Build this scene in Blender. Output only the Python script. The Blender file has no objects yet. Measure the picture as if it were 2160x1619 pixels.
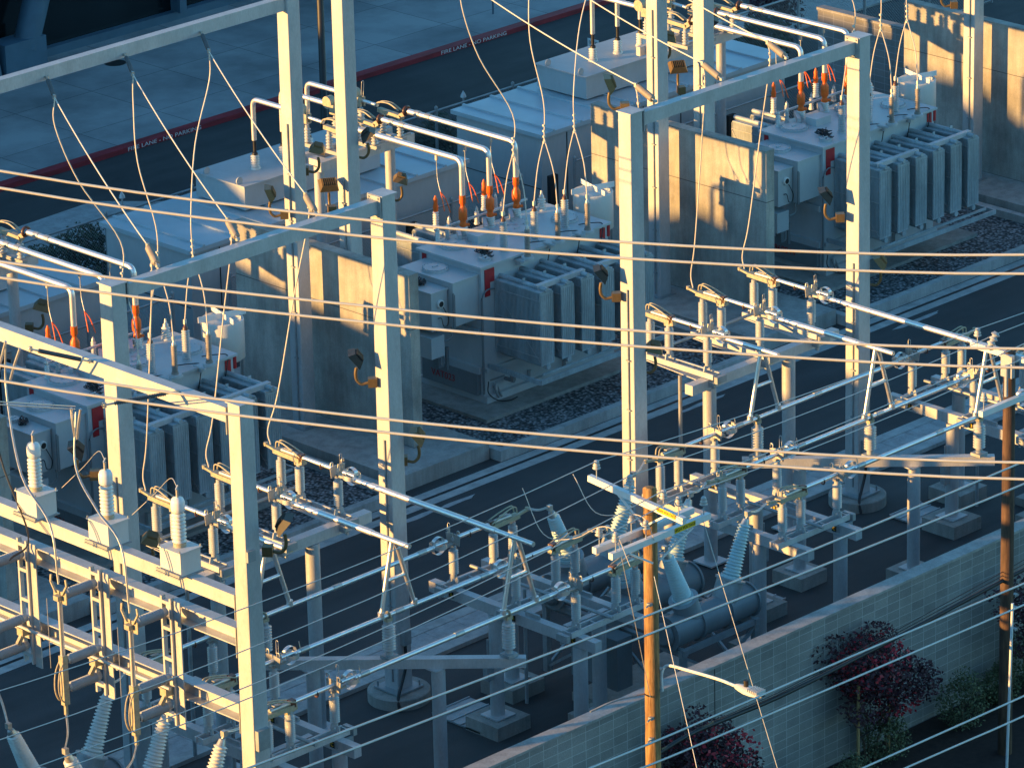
import bpy, math, random
from math import sin, cos, pi, radians, sqrt
from mathutils import Vector, Matrix
random.seed(7)
S = bpy.context.scene
COL = S.collection
V = Vector
# ------------------------------------------------------------------ camera (solved from the photograph)
_a, _e, _r, F = 0.793013, -0.361362, -0.0241258, 10248.76
_fw = V((cos(_e)*cos(_a), cos(_e)*sin(_a), sin(_e))); _rt = V((sin(_a), -cos(_a), 0)); _dn = _fw.cross(_rt)
R0 = _rt*cos(_r) - _dn*sin(_r); R1 = _rt*sin(_r) + _dn*cos(_r)
CAM = _fw*(44.4/_fw.z)
def ray(px, py): return R0*((px-1080)/F) + R1*((py-809.5)/F) + _fw
def at(px, py, z=None, x=None, y=None, d=None):
    r = ray(px, py)
    if d is not None: t = d
    elif z is not None: t = (z-CAM.z)/r.z
    elif x is not None: t = (x-CAM.x)/r.x
    else: t = (y-CAM.y)/r.y
    return CAM + r*t
cam = bpy.data.cameras.new('camera'); cam.sensor_width = 36; cam.lens = F/2160*36; cam.clip_start = 5; cam.clip_end = 2000
co = bpy.data.objects.new('camera', cam); COL.objects.link(co)
co.matrix_world = Matrix(((R0.x, -R1.x, -_fw.x, CAM.x), (R0.y, -R1.y, -_fw.y, CAM.y), (R0.z, -R1.z, -_fw.z, CAM.z), (0, 0, 0, 1)))
S.camera = co
# ------------------------------------------------------------------ light
TAZ, TEL = 0.5, 0.11
sd = V((-1, TAZ, 0)).normalized(); sd = V((sd.x, sd.y, TEL)).normalized()
EL = math.asin(sd.z); ROT = math.atan2(sd.x, sd.y)
W = bpy.data.worlds.new('World'); S.world = W; W.use_nodes = True
nt = W.node_tree; bg = nt.nodes['Background']; sk = nt.nodes.new('ShaderNodeTexSky')
sk.sky_type = 'NISHITA'; sk.sun_disc = False; sk.sun_elevation = EL; sk.sun_rotation = ROT; sk.ozone_density = 3.0; sk.air_density = 1.0; sk.dust_density = 0.0
wb = nt.nodes.new('ShaderNodeMix'); wb.data_type = 'RGBA'; wb.blend_type = 'MULTIPLY'; wb.inputs[0].default_value = 1; wb.inputs[7].default_value = (.74, 1.0, 1.0, 1)
nt.links.new(sk.outputs[0], wb.inputs[6]); nt.links.new(wb.outputs[2], bg.inputs[0]); bg.inputs[1].default_value = 0.15
sl = bpy.data.lights.new('sun', 'SUN'); sl.energy = 4.0; sl.angle = radians(0.5); sl.color = (1.0, 0.54, 0.15)
so = bpy.data.objects.new('sun', sl); COL.objects.link(so); so.rotation_euler = (-sd).to_track_quat('-Z', 'Y').to_euler()
S.view_settings.view_transform = 'Standard'; S.view_settings.look = 'None'; S.view_settings.gamma = 1; S.view_settings.exposure = 1.6
# ------------------------------------------------------------------ materials
def nm(name):
    m = bpy.data.materials.new(name); m.use_nodes = True; t = m.node_tree
    return m, t, t.nodes['Principled BSDF']
def nd(t, k, **kw):
    n = t.nodes.new(k)
    for a, b in kw.items():
        if a in n.inputs: n.inputs[a].default_value = b
        else: setattr(n, a, b)
    return n
def ramp(t, src, c0, c1, p0=0.35, p1=0.65):
    r = t.nodes.new('ShaderNodeValToRGB'); e = r.color_ramp.elements
    e[0].position = p0; e[1].position = p1; e[0].color = (*c0, 1); e[1].color = (*c1, 1)
    t.links.new(src, r.inputs[0]); return r.outputs[0]
def mix(t, a, b, fac, mode='MIX'):
    n = t.nodes.new('ShaderNodeMix'); n.data_type = 'RGBA'; n.blend_type = mode
    for s, v in ((0, fac), (6, a), (7, b)):
        if hasattr(v, 'is_linked'): t.links.new(v, n.inputs[s])
        elif isinstance(v, (int, float)): n.inputs[s].default_value = v
        else: n.inputs[s].default_value = (*v, 1)
    return n.outputs[2]
def coords(t, scale=(1, 1, 1), kind='Object'):
    tc = t.nodes.new('ShaderNodeTexCoord'); mp = t.nodes.new('ShaderNodeMapping'); mp.inputs['Scale'].default_value = scale
    t.links.new(tc.outputs[kind], mp.inputs[0]); return mp.outputs[0]
def noise(t, vec, s, det=4, rough=0.6):
    n = nd(t, 'ShaderNodeTexNoise', Scale=s, Detail=det, Roughness=rough); t.links.new(vec, n.inputs['Vector']); return n.outputs['Fac']
def bump(t, b, h, st=0.3, dist=0.01):
    n = nd(t, 'ShaderNodeBump', Strength=st, Distance=dist); t.links.new(h, n.inputs['Height']); t.links.new(n.outputs[0], b.inputs['Normal'])
def plain(name, c, rough=0.5, metal=0.0, var=0.25, sc=3.0, stretch=(1, 1, 1), fine=0.0, bmp=0.0):
    m, t, b = nm(name); v = coords(t, stretch); f = noise(t, v, sc, 5)
    c0 = tuple(x*(1-var) for x in c); c1 = tuple(min(1, x*(1+var)) for x in c)
    o = ramp(t, f, c0, c1, 0.3, 0.7)
    if fine:
        f2 = noise(t, v, sc*14, 3); o = mix(t, o, ramp(t, f2, (1-fine,)*3, (1+fine*.3,)*3, .3, .7), 1.0, 'MULTIPLY')
    t.links.new(o, b.inputs['Base Color']); b.inputs['Roughness'].default_value = rough; b.inputs['Metallic'].default_value = metal
    if bmp: bump(t, b, noise(t, v, sc*10, 3), bmp)
    return m
M = {}
def concrete(name, c, dark=0.55, lines=0.0, speck=0.12):
    m, t, b = nm(name); v = coords(t); vs = coords(t, (1.2, 1.2, .18))
    f1 = noise(t, v, .55, 6, .65); f2 = noise(t, vs, 2.6, 6, .7); f3 = noise(t, v, 30, 2)
    o = ramp(t, f1, tuple(x*dark for x in c), c, .36, .62)
    o = mix(t, o, ramp(t, f2, (.62,)*3, (1.05,)*3, .3, .6), .8, 'MULTIPLY')
    o = mix(t, o, ramp(t, f3, (1-speck,)*3, (1.06,)*3, .3, .7), 1, 'MULTIPLY')
    if lines:
        sx = t.nodes.new('ShaderNodeSeparateXYZ'); t.links.new(v, sx.inputs[0])
        md = nd(t, 'ShaderNodeMath', operation='PINGPONG'); md.inputs[1].default_value = lines; t.links.new(sx.outputs[2], md.inputs[0])
        lt = nd(t, 'ShaderNodeMath', operation='LESS_THAN'); lt.inputs[1].default_value = .012; t.links.new(md.outputs[0], lt.inputs[0])
        o = mix(t, o, (.12, .115, .11), lt.outputs[0])
    t.links.new(o, b.inputs['Base Color']); b.inputs['Roughness'].default_value = .88; bump(t, b, f3, .25, .01); M[name] = m; return m
def setup_mats():
    M['galv'] = plain('galv', (.50, .505, .51), .48, .25, .13, 2.2, (1, 1, .35), .12, .03)
    M['galvd'] = plain('galvd', (.34, .36, .37), .5, .3, .16, 5, (1, 1, 1), .15)
    M['alu'] = plain('alu', (.80, .79, .77), .40, .85, .06, 6)
    M['alud'] = plain('alud', (.50, .49, .46), .42, .7, .15, 9)
    M['bronze'] = plain('bronze', (.40, .35, .24), .5, 0, .2, 12)
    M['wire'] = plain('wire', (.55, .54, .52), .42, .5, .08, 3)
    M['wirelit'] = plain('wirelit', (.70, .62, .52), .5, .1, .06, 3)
    M['cable'] = plain('cable', (.02, .02, .022), .5)
    M['porc'] = plain('porc', (.40, .42, .43), .22, 0, .08, 4)
    M['porcw'] = plain('porcw', (.62, .63, .60), .18, 0, .06, 4)
    M['porc_shade'] = plain('porc_shade', (.44, .58, .60), .2, 0, .06, 4)  # bushing porcelain with the bluish tint of shade put into its colour
    M['polymer'] = plain('polymer', (.10, .10, .105), .55)
    M['polymerg'] = plain('polymerg', (.26, .23, .20), .55)
    M['brown'] = plain('brown', (.10, .045, .03), .35)
    M['tank'] = plain('tank', (.47, .50, .51), .42, 0, .08, 1.4, (1, 1, .4), .05)
    M['tankd'] = plain('tankd', (.20, .22, .23), .5, 0, .12, 1.4, (1, 1, .4), .05)
    M['rad'] = plain('rad', (.36, .41, .43), .5, .1, .28, 2.2, (1, 1, .25), .18)
    M['paint'] = plain('paint', (.62, .62, .59), .4, 0, .05, 2, (1, 1, .4), .04)
    M['encl'] = plain('encl', (.42, .45, .46), .5, 0, .1, .8, (1, 1, .3), .05)
    M['roofm'] = plain('roofm', (.44, .52, .56), .4, .1, .1, .8)
    M['orange'] = plain('orange', (.78, .13, .01), .42, 0, .15, 8)
    M['red'] = plain('red', (.42, .02, .025), .5, 0, .15, 5)
    M['flood'] = plain('flood', (.16, .105, .045), .45, .2, .15, 10)
    M['floodk'] = plain('floodk', (.035, .03, .026), .5, .2, .15, 10)
    M['white'] = plain('white', (.74, .74, .72), .45, 0, .06, 4)
    M['yellow'] = plain('yellow', (.75, .50, .01), .5, 0, .12, 14)
    M['black'] = plain('black', (.015, .015, .016), .5)
    M['darkglass'] = plain('darkglass', (.008, .012, .014), .12, 0, .4, .3)
    M['bluepaint'] = plain('bluepaint', (.07, .13, .18), .5, 0, .15, 1)
    M['lens'] = plain('lens', (.75, .78, .80), .15, .3, .1, 20)
    M['soil'] = plain('soil', (.035, .018, .014), .95, 0, .35, 6, (1, 1, 1), .3, .6)
    M['bark'] = plain('bark', (.16, .11, .075), .9, 0, .3, 10, (1, 1, .2), .2, .4)
    M['stake'] = plain('stake', (.42, .27, .12), .8, 0, .2, 6, (3, 3, .3))
    M['kerbred'] = plain('kerbred', (.30, .022, .032), .7, 0, .35, 1.6, (.6, 3, 3), .15)
    M['leafr'] = plain('leafr', (.062, .013, .021), .6, 0, .6, 2.6, (1, 1, 1), .35)
    M['leafc'] = plain('leafc', (.40, .008, .02), .55, 0, .5, 2.6, (1, 1, 1), .3)
    M['leafg'] = plain('leafg', (.105, .125, .055), .6, 0, .45, 3.0, (1, 1, 1), .3)
    M['leafd'] = plain('leafd', (.03, .055, .025), .6, 0, .5, 2.0, (1, 1, 1), .3)
    concrete('fwall', (.47, .45, .40), .58, 1.55)
    concrete('conc', (.42, .41, .385), .75)
    concrete('pad', (.36, .345, .315), .7)
    concrete('kerb', (.45, .45, .435), .75)
    concrete('cover', (.40, .40, .40), .85)
    # wood pole, and a copy darkened to paint shade on the right pole
    for nme, c0, c1 in (('wood', (.13, .065, .02), (.46, .27, .10)), ('wood_shade', (.045, .024, .014), (.125, .07, .04))):
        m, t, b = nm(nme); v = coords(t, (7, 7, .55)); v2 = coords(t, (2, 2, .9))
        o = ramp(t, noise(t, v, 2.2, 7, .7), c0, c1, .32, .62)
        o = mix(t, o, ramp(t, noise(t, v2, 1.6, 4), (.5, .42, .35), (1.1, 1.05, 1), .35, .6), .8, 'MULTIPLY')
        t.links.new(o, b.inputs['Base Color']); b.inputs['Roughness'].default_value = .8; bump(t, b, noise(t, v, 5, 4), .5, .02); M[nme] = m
    # asphalt
    m, t, b = nm('asphalt'); v = coords(t)
    o = ramp(t, noise(t, v, .16, 6, .65), (.034, .034, .036), (.062, .062, .062), .35, .65)
    o = mix(t, o, ramp(t, noise(t, v, 45, 2), (.55,)*3, (1.4,)*3, .3, .7), .8, 'MULTIPLY')
    o = mix(t, o, ramp(t, noise(t, coords(t, (.25, 2.2, 1)), .5, 5), (.72,)*3, (1.18,)*3, .35, .65), .7, 'MULTIPLY')
    t.links.new(o, b.inputs['Base Color']); b.inputs['Roughness'].default_value = .85; bump(t, b, noise(t, v, 60, 2), .4, .01); M['asphalt'] = m
    # gravel
    m, t, b = nm('gravel'); v = coords(t)
    vo = nd(t, 'ShaderNodeTexVoronoi', Scale=13.0); t.links.new(v, vo.inputs['Vector'])
    bw = nd(t, 'ShaderNodeRGBToBW'); t.links.new(vo.outputs['Color'], bw.inputs[0])
    o = ramp(t, bw.outputs[0], (.055, .06, .065), (.40, .41, .42), .2, .85)
    o = mix(t, o, ramp(t, vo.outputs['Distance'], (1, 1, 1), (.2, .2, .2), .2, .75), 1, 'MULTIPLY')
    t.links.new(o, b.inputs['Base Color']); b.inputs['Roughness'].default_value = .85; bump(t, b, vo.outputs['Distance'], 1.0, .03); M['gravel'] = m
    # pavement slabs beyond the road: score joints every few metres
    m, t, b = nm('paving'); v = coords(t)
    br = nd(t, 'ShaderNodeTexBrick', offset=0.0); t.links.new(v, br.inputs['Vector'])
    for k, x in (('Scale', 1.0), ('Mortar Size', .012), ('Brick Width', 3.05), ('Row Height', 3.05), ('Mortar Smooth', .2)): br.inputs[k].default_value = x
    br.inputs['Color1'].default_value = (.33, .34, .34, 1); br.inputs['Color2'].default_value = (.27, .28, .285, 1); br.inputs['Mortar'].default_value = (.07, .075, .08, 1)
    o = mix(t, br.outputs[0], ramp(t, noise(t, v, .22, 6, .65), (.55, .55, .56), (1.15,)*3, .36, .62), .9, 'MULTIPLY')
    t.links.new(o, b.inputs['Base Color']); b.inputs['Roughness'].default_value = .85; M['paving'] = m
    # concrete block wall, stack bond
    m, t, b = nm('block'); tc = t.nodes.new('ShaderNodeTexCoord'); sp = t.nodes.new('ShaderNodeSeparateXYZ'); cb = t.nodes.new('ShaderNodeCombineXYZ')
    ad = nd(t, 'ShaderNodeMath', operation='ADD'); t.links.new(tc.outputs['Object'], sp.inputs[0]); t.links.new(sp.outputs[0], ad.inputs[0]); t.links.new(sp.outputs[1], ad.inputs[1])
    t.links.new(ad.outputs[0], cb.inputs[0]); t.links.new(sp.outputs[2], cb.inputs[1])
    br = nd(t, 'ShaderNodeTexBrick', offset=0.0); t.links.new(cb.outputs[0], br.inputs['Vector'])
    for k, x in (('Scale', 1.0), ('Mortar Size', .008), ('Brick Width', .4064), ('Row Height', .2032), ('Mortar Smooth', .3), ('Bias', -.1)): br.inputs[k].default_value = x
    br.inputs['Color1'].default_value = (.33, .325, .31, 1); br.inputs['Color2'].default_value = (.25, .245, .24, 1); br.inputs['Mortar'].default_value = (.50, .50, .49, 1)
    o = mix(t, br.outputs[0], ramp(t, noise(t, tc.outputs['Object'], .5, 6), (.72,)*3, (1.12,)*3, .35, .65), .9, 'MULTIPLY')
    o = mix(t, o, ramp(t, noise(t, tc.outputs['Object'], 40, 2), (.8,)*3, (1.1,)*3, .3, .7), .9, 'MULTIPLY')
    t.links.new(o, b.inputs['Base Color']); b.inputs['Roughness'].default_value = .9; M['block'] = m
    # chain link mesh
    m, t, b = nm('chain'); tc = t.nodes.new('ShaderNodeTexCoord'); sp = t.nodes.new('ShaderNodeSeparateXYZ'); t.links.new(tc.outputs['Object'], sp.inputs[0])
    hs = nd(t, 'ShaderNodeMath', operation='ADD'); t.links.new(sp.outputs[0], hs.inputs[0]); t.links.new(sp.outputs[1], hs.inputs[1])
    outs = []
    for op in ('ADD', 'SUBTRACT'):
        a = nd(t, 'ShaderNodeMath', operation=op); t.links.new(hs.outputs[0], a.inputs[0]); t.links.new(sp.outputs[2], a.inputs[1])
        p = nd(t, 'ShaderNodeMath', operation='PINGPONG'); p.inputs[1].default_value = .05; t.links.new(a.outputs[0], p.inputs[0])
        l = nd(t, 'ShaderNodeMath', operation='LESS_THAN'); l.inputs[1].default_value = .005; t.links.new(p.outputs[0], l.inputs[0]); outs.append(l.outputs[0])
    mx = nd(t, 'ShaderNodeMath', operation='MAXIMUM'); t.links.new(outs[0], mx.inputs[0]); t.links.new(outs[1], mx.inputs[1])
    t.links.new(mx.outputs[0], b.inputs['Alpha']); b.inputs['Base Color'].default_value = (.3, .31, .32, 1); b.inputs['Roughness'].default_value = .5; M['chain'] = m
setup_mats()
# ------------------------------------------------------------------ mesh builder
class MB:
    def __init__(s, off=(0, 0, 0)): s.v = []; s.f = []; s.sm = []; s.c = []; s.off = V(off)
    def cut(s): s.c.append((len(s.v), len(s.f))); return s
    def add(s, vs, fs, smooth=False):
        n = len(s.v); s.v += [V(p)-s.off for p in vs]; s.f += [tuple(i+n for i in f) for f in fs]; s.sm += [smooth]*len(fs); return s
    def box(s, a, b):
        x0, y0, z0 = a; x1, y1, z1 = b
        return s.add([(x0, y0, z0), (x1, y0, z0), (x1, y1, z0), (x0, y1, z0), (x0, y0, z1), (x1, y0, z1), (x1, y1, z1), (x0, y1, z1)],
                     [(0, 3, 2, 1), (4, 5, 6, 7), (0, 1, 5, 4), (1, 2, 6, 5), (2, 3, 7, 6), (3, 0, 4, 7)])
    def cbox(s, c, sx, sy, sz): return s.box((c[0]-sx/2, c[1]-sy/2, c[2]-sz/2), (c[0]+sx/2, c[1]+sy/2, c[2]+sz/2))
    def bar(s, p, q, w, h, up=(0, 0, 1)):
        p, q = V(p), V(q); d = (q-p).normalized(); u = V(up)
        if abs(d.dot(u)) > .98: u = V((1, 0, 0))
        r = d.cross(u).normalized(); u = r.cross(d)
        vs = [e + r*(i*w/2) + u*(j*h/2) for e in (p, q) for i, j in ((-1, -1), (1, -1), (1, 1), (-1, 1))]
        return s.add(vs, [(0, 1, 2, 3), (7, 6, 5, 4), (0, 4, 5, 1), (1, 5, 6, 2), (2, 6, 7, 3), (3, 7, 4, 0)])
    def tube(s, pts, r, n=8, cap=True, r1=None):
        pts = [V(p) for p in pts]; k = len(pts); rings = []
        d0 = (pts[1]-pts[0]).normalized(); u = V((0, 0, 1)) if abs(d0.z) < .9 else V((1, 0, 0))
        a = d0.cross(u).normalized()
        for i, p in enumerate(pts):
            d = ((pts[min(i+1, k-1)]-pts[max(i-1, 0)])).normalized()
            a = (a - d*a.dot(d)).normalized(); b = d.cross(a); rr = r if r1 is None else r+(r1-r)*i/(k-1)
            rings.append([p + a*(rr*cos(2*pi*j/n)) + b*(rr*sin(2*pi*j/n)) for j in range(n)])
        vs = [q for g in rings for q in g]
        fs = [(i*n+j, i*n+(j+1) % n, (i+1)*n+(j+1) % n, (i+1)*n+j) for i in range(k-1) for j in range(n)]
        s.add(vs, fs, True)
        if cap: s.add(rings[0], [tuple(range(n))[::-1]]); s.add(rings[-1], [tuple(range(n))])
        return s
    def cyl(s, p, q, r, n=12, r1=None, cap=True): return s.tube([p, q], r, n, cap, r1)
    def lathe(s, prof, o, ax=(0, 0, 1), n=16, smooth=True):
        o = V(o); ax = V(ax).normalized(); u = V((1, 0, 0)) if abs(ax.x) < .9 else V((0, 1, 0))
        a = (u - ax*u.dot(ax)).normalized(); b = ax.cross(a); k = len(prof)
        vs = [o + ax*z + a*(r*cos(2*pi*j/n)) + b*(r*sin(2*pi*j/n)) for r, z in prof for j in range(n)]
        fs = [(i*n+j, i*n+(j+1) % n, (i+1)*n+(j+1) % n, (i+1)*n+j) for i in range(k-1) for j in range(n)]
        s.add(vs, fs, smooth)
        for i, rv in ((0, True), (k-1, False)):
            if prof[i][0] > 1e-4: s.add(vs[i*n:(i+1)*n], [tuple(range(n))[::-1] if rv else tuple(range(n))])
        return s
    def sheds(s, p, q, r, rc, n, seg=14, big=None):
        p, q = V(p), V(q); L = (q-p).length; ax = (q-p)/L; pr = [(rc, 0)]
        for i in range(n):
            z = L*(i+.5)/n; h = L/n; rr = r if not (big and i % 2) else big
            pr += [(rc, z-.40*h), (rr, z-.18*h), (rr, z-.02*h), (rc, z+.34*h)]
        pr += [(rc, L)]
        return s.lathe(pr, p, ax, seg)
    def ring(s, c, ax, R, r, n=18, m=6):
        c = V(c); ax = V(ax).normalized(); u = V((0, 0, 1)) if abs(ax.z) < .9 else V((1, 0, 0)); a = ax.cross(u).normalized(); b = ax.cross(a)
        vs = []; fs = []
        for i in range(n):
            d = a*cos(2*pi*i/n)+b*sin(2*pi*i/n)
            vs += [c + d*(R+r*cos(2*pi*j/m)) + ax*(r*sin(2*pi*j/m)) for j in range(m)]
            fs += [(i*m+j, i*m+(j+1) % m, ((i+1) % n)*m+(j+1) % m, ((i+1) % n)*m+j) for j in range(m)]
        return s.add(vs, fs, True)
    def poly(s, pts, z0, z1):
        n = len(pts); vs = [(x, y, z0) for x, y in pts]+[(x, y, z1) for x, y in pts]
        return s.add(vs, [tuple(range(n))[::-1], tuple(range(n, 2*n))]+[(i, (i+1) % n, (i+1) % n+n, i+n) for i in range(n)])
    def mesh(s, name, mat):
        me = bpy.data.meshes.new(name); me.from_pydata([tuple(p) for p in s.v], [], s.f); me.update()
        me.polygons.foreach_set('use_smooth', s.sm); me.materials.append(M[mat] if isinstance(mat, str) else mat); return me
    def build(s, name, mat, parent, label=None):
        if s.c:
            cs = [(0, 0)]+[c for c in s.c if 0 < c[0] < len(s.v)]+[(len(s.v), len(s.f))]; o = None
            for (v0, f0), (v1, f1) in zip(cs, cs[1:]):
                if v1 == v0: continue
                q = MB(); q.off = s.off; q.v = s.v[v0:v1]; q.f = [tuple(i-v0 for i in f) for f in s.f[f0:f1]]; q.sm = s.sm[f0:f1]; o = q.build(name, mat, parent, label)
            return o
        o = bpy.data.objects.new(name, s.mesh(name, mat)); COL.objects.link(o)
        if parent is not None:
            o.parent = parent
            o.location = s.off - origin(parent)
        if label: o['label'] = label
        return o
def origin(o):
    p = V(o.location)
    while o.parent: o = o.parent; p += V(o.location)
    return p
def tag(o, label, cat, group=None):
    o['label'] = label; o['category'] = cat
    if group: o['group'] = group
    return o
def thing(name, label, cat, loc, group=None):
    o = bpy.data.objects.new(name, None); o.empty_display_size = .2; COL.objects.link(o); o.location = loc
    return tag(o, label, cat, group)
def solid(name, mat, mb, label, cat, group=None):
    o = mb.build(name, mat, None); o.location = mb.off; return tag(o, label, cat, group)
def struct(name, mat, mb, kind='structure'):
    o = mb.build(name, mat, None); o.location = mb.off; o['kind'] = kind; return o
def mbo(o): return MB(origin(o))
def kids(o): return [c for c in ALLCH.get(o.name, [])]
def dup(root, delta, label=None, group=None, par=None):
    c = root.copy(); COL.objects.link(c)
    if par is None: c.location = V(root.location)+V(delta)
    else: c.parent = par
    if label: c['label'] = label
    if group: c['group'] = group
    for ch in list(root.children): dup(ch, None, None, None, c)
    return c
def text(s, size, name, mat, parent, o, right, up, label=None, wide=1.0):
    cu = bpy.data.curves.new(name, 'FONT'); cu.body = s; cu.size = size; cu.align_x = 'CENTER'; cu.align_y = 'CENTER'; cu.extrude = .002
    tmp = bpy.data.objects.new('tmp', cu); COL.objects.link(tmp); bpy.context.view_layer.update()
    me = bpy.data.meshes.new_from_object(tmp.evaluated_get(bpy.context.evaluated_depsgraph_get())); bpy.data.objects.remove(tmp)
    r = V(right).normalized(); u = V(up).normalized(); n = r.cross(u)
    mb = MB(o)
    mb.v = [r*(v.co.x*wide)+u*v.co.y+n*v.co.z for v in me.vertices]; mb.f = [tuple(p.vertices) for p in me.polygons]; mb.sm = [False]*len(mb.f)
    return mb.build(name, mat, parent, label)
def arc(c, a, b, r, t0, t1, n=8):
    c, a, b = V(c), V(a), V(b); return [c + a*(r*cos(t0+(t1-t0)*i/n)) + b*(r*sin(t0+(t1-t0)*i/n)) for i in range(n+1)]
def sag(p, q, s, n=14):
    p, q = V(p), V(q); return [p.lerp(q, i/n) - V((0, 0, 4*s*(i/n)*(1-i/n))) for i in range(n+1)]
def curve(pts, n=6):
    pts = [V(p) for p in pts]; P = [pts[0]*2-pts[1]]+pts+[pts[-1]*2-pts[-2]]; out = []
    for i in range(1, len(P)-2):
        for k in range(n):
            t = k/n; a, b, c, d = P[i-1:i+3]
            out.append(.5*((2*b)+(c-a)*t+(2*a-5*b+4*c-d)*t*t+(3*b-a-3*c+d)*t**3))
    return out+[pts[-1]]
# ================================================================== SETTING
struct('ground', 'asphalt', MB().box((-420, -420, -1.2), (420, 420, -.72)))
g = MB(); g.box((-75, -20.3, -.72), (90, 150, 0)); struct('road', 'asphalt', g)          # level yard and road surface
g = MB(); g.box((-75, 22.7, 0), (90, 31.2, .15)); g.box((-75, 31.2, 0), (90, 60, .15)); struct('pavement', 'paving', g)
g = MB(); g.box((-75, 22.32, 0), (90, 22.695, .154)); kerbo = struct('red_kerb', 'kerbred', g)
for px, py, in ((348, 296), (1000, 94)):
    p = at(px, py, y=22.318); text('FIRE LANE - NO PARKING', .17, 'kerb_lettering', 'white', kerbo, (p.x, 22.317, .078), (1, 0, 0), (0, 0, 1), None, 1.5)
for k, (x0, x1, y0, y1) in enumerate(((27.5, 33.5, 15.6, 18.2),)):
    struct('pavement', 'conc', MB().box((x0, y0, 0), (x1, y1, .06)))
struct('pavement', 'cover', MB().poly([(-6, 14.6), (5.5, 16.2), (2.5, 19.6), (-10, 19.0)], 0, .005))
# drain channel
g = MB(); g.box((-75, -4.40, 0), (90, -4.11, .006)); g.box((-75, -3.99, 0), (90, -3.70, .006)); struct('kerb', 'kerb', g)
struct('drain', 'black', MB().box((-75, -4.11, 0), (90, -3.99, .003)))
# concrete repair stains by the channel
for (x, y, s) in ((2.2, -4.65, .5), (-6.6, -4.72, .35), (-7.9, -4.7, .4), (1.3, -3.5, .6), (-3, -3.52, .4), (10.5, -4.7, .5)):
    n = 14; pts = [(x+s*2.2*cos(2*pi*i/n)*(.6+.5*random.random()), y+.12*sin(2*pi*i/n)*(.5+.6*random.random())) for i in range(n)]
    struct('kerb', 'cover', MB().poly(pts, 0, .0045))
# transformer pits: kerb ring + gravel + slab for each bay, pad under each firewall
BAYS = (-1, 0, 1, 2)
kb = MB(); gv = MB(); pd = MB(); sb = MB()
for k in BAYS:
    x = 13*k
    kb.box((x-4.05, -3.66, 0), (x+5.6, -3.44, .28)); kb.box((x-4.05, -3.44, 0), (x-3.83, 5.2, .28)); kb.box((x+5.38, -3.44, 0), (x+5.6, 5.2, .28)); kb.box((x-3.83, 5.0, 0), (x+5.38, 5.2, .28))
    gv.box((x-3.83, -3.44, 0), (x+5.38, 5.0, .07))
    pd.box((x-2.55, -1.65, .07), (x+3.7, 2.9, .16))
    sb.box((x-7.2, -3.3, 0), (x-4.10, 5.4, .42))
struct('kerb', 'kerb', kb); struct('gravel', 'gravel', gv, 'stuff'); struct('concrete_slab', 'pad', pd); struct('concrete_slab', 'conc', sb)
# cable trench with lids
t = MB(); t.box((-75, -9.95, 0), (90, -9.62, .10)); t.box((-75, -11.05, 0), (90, -10.75, .10)); struct('kerb', 'kerb', t)
t = MB()
for i in range(110): t.box((-50+i*.93, -10.745, 0), (-50+i*.93+.915, -9.955, .09))
for i in range(110): t.box((-50+i*.93+.05, -10.36, .09), (-50+i*.93+.1, -10.31, .093))
struct('path', 'cover', t)
# breaker pads
for dx in (-15.3, 0, 15.3):
    struct('concrete_slab', 'pad', MB().box((-13.05+dx, -18.6, 0), (-10.1+dx, -14.9, .2)))
# street side bed
struct('planting_bed', 'soil', MB().box((-75, -40, -.72), (90, -20.66, -.5)))
# unseen blocker added west of the yard, its skyline shaped to cast the shade
prof = [(-120, 15), (-20, 14), (-15, 5.2), (-11, 4.9), (-8.5, 5.2), (-5.8, 6.5), (-2.8, 7.3), (-.5, 7.7), (2.0, 6.6), (4, 6.5), (6.5, 7.3), (9, 8.6), (11, 8.9), (14, 8.0), (17, 7.8), (20.7, 8.15), (23.5, 8.6), (26.5, 9.2), (29.3, 8.3), (31.5, 9.6), (34, 11), (45, 11.3), (70, 12), (160, 12)]  # south end raised to dim the sky fill
b = MB(); n = len(prof)
vs = [(-45, y, -1) for y, h in prof]+[(-45, y, h) for y, h in prof]+[(-60, y, h-2) for y, h in prof]+[(-75, y, -1) for y, h in prof]
b.add(vs, [(i+j*n, i+1+j*n, i+1+(j+1)*n, i+(j+1)*n) for j in range(3) for i in range(n-1)])
struct('shade_blocker', 'soil', b)
# ------------------------------------------------------------------ firewalls
FWL = ['tall concrete fire wall left of the leftmost transformer, nearest the camera corner', 'tall concrete fire wall between the left and the middle transformer', 'tall concrete fire wall between the middle and the right transformer', 'tall concrete fire wall right of the rightmost transformer, beside the block wall']
for i in range(4):
    x = -18.57+13*i; m = MB((x+.16, 1.0, .42)); m.box((x, -2.15, .42), (x+.31, 4.25, 4.94))
    solid('fire_wall', 'fwall', m, FWL[i], 'wall', 'concrete fire walls between transformers')
m = MB((23.2, 7.5, 0)); m.box((23.05, 4.6, 0), (23.3, 9.9, 3.0)); m.box((23.02, 4.6, 3.002), (23.33, 9.93, 3.1))
solid('block_wall', 'block', m, 'short grey concrete block wall behind the right transformer', 'wall')
m = MB((-8, -20.5, -.6)); m.box((-75, -20.62, -.72), (90, -20.33, 3.0)); wl = thing('block_wall', 'long grey concrete block wall along the street with pale cap', 'wall', (-8, -20.5, -.72))
m.build('blocks', 'block', wl); c = mbo(wl); c.box((-75, -20.66, 3.002), (90, -20.29, 3.06)); c.build('cap', 'conc', wl)
for x in (-14.6, -4.4): c = mbo(wl); c.box((x, -20.624, -.7), (x+.02, -20.6205, 3.0)); c.build('control_joint', 'black', wl)
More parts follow.
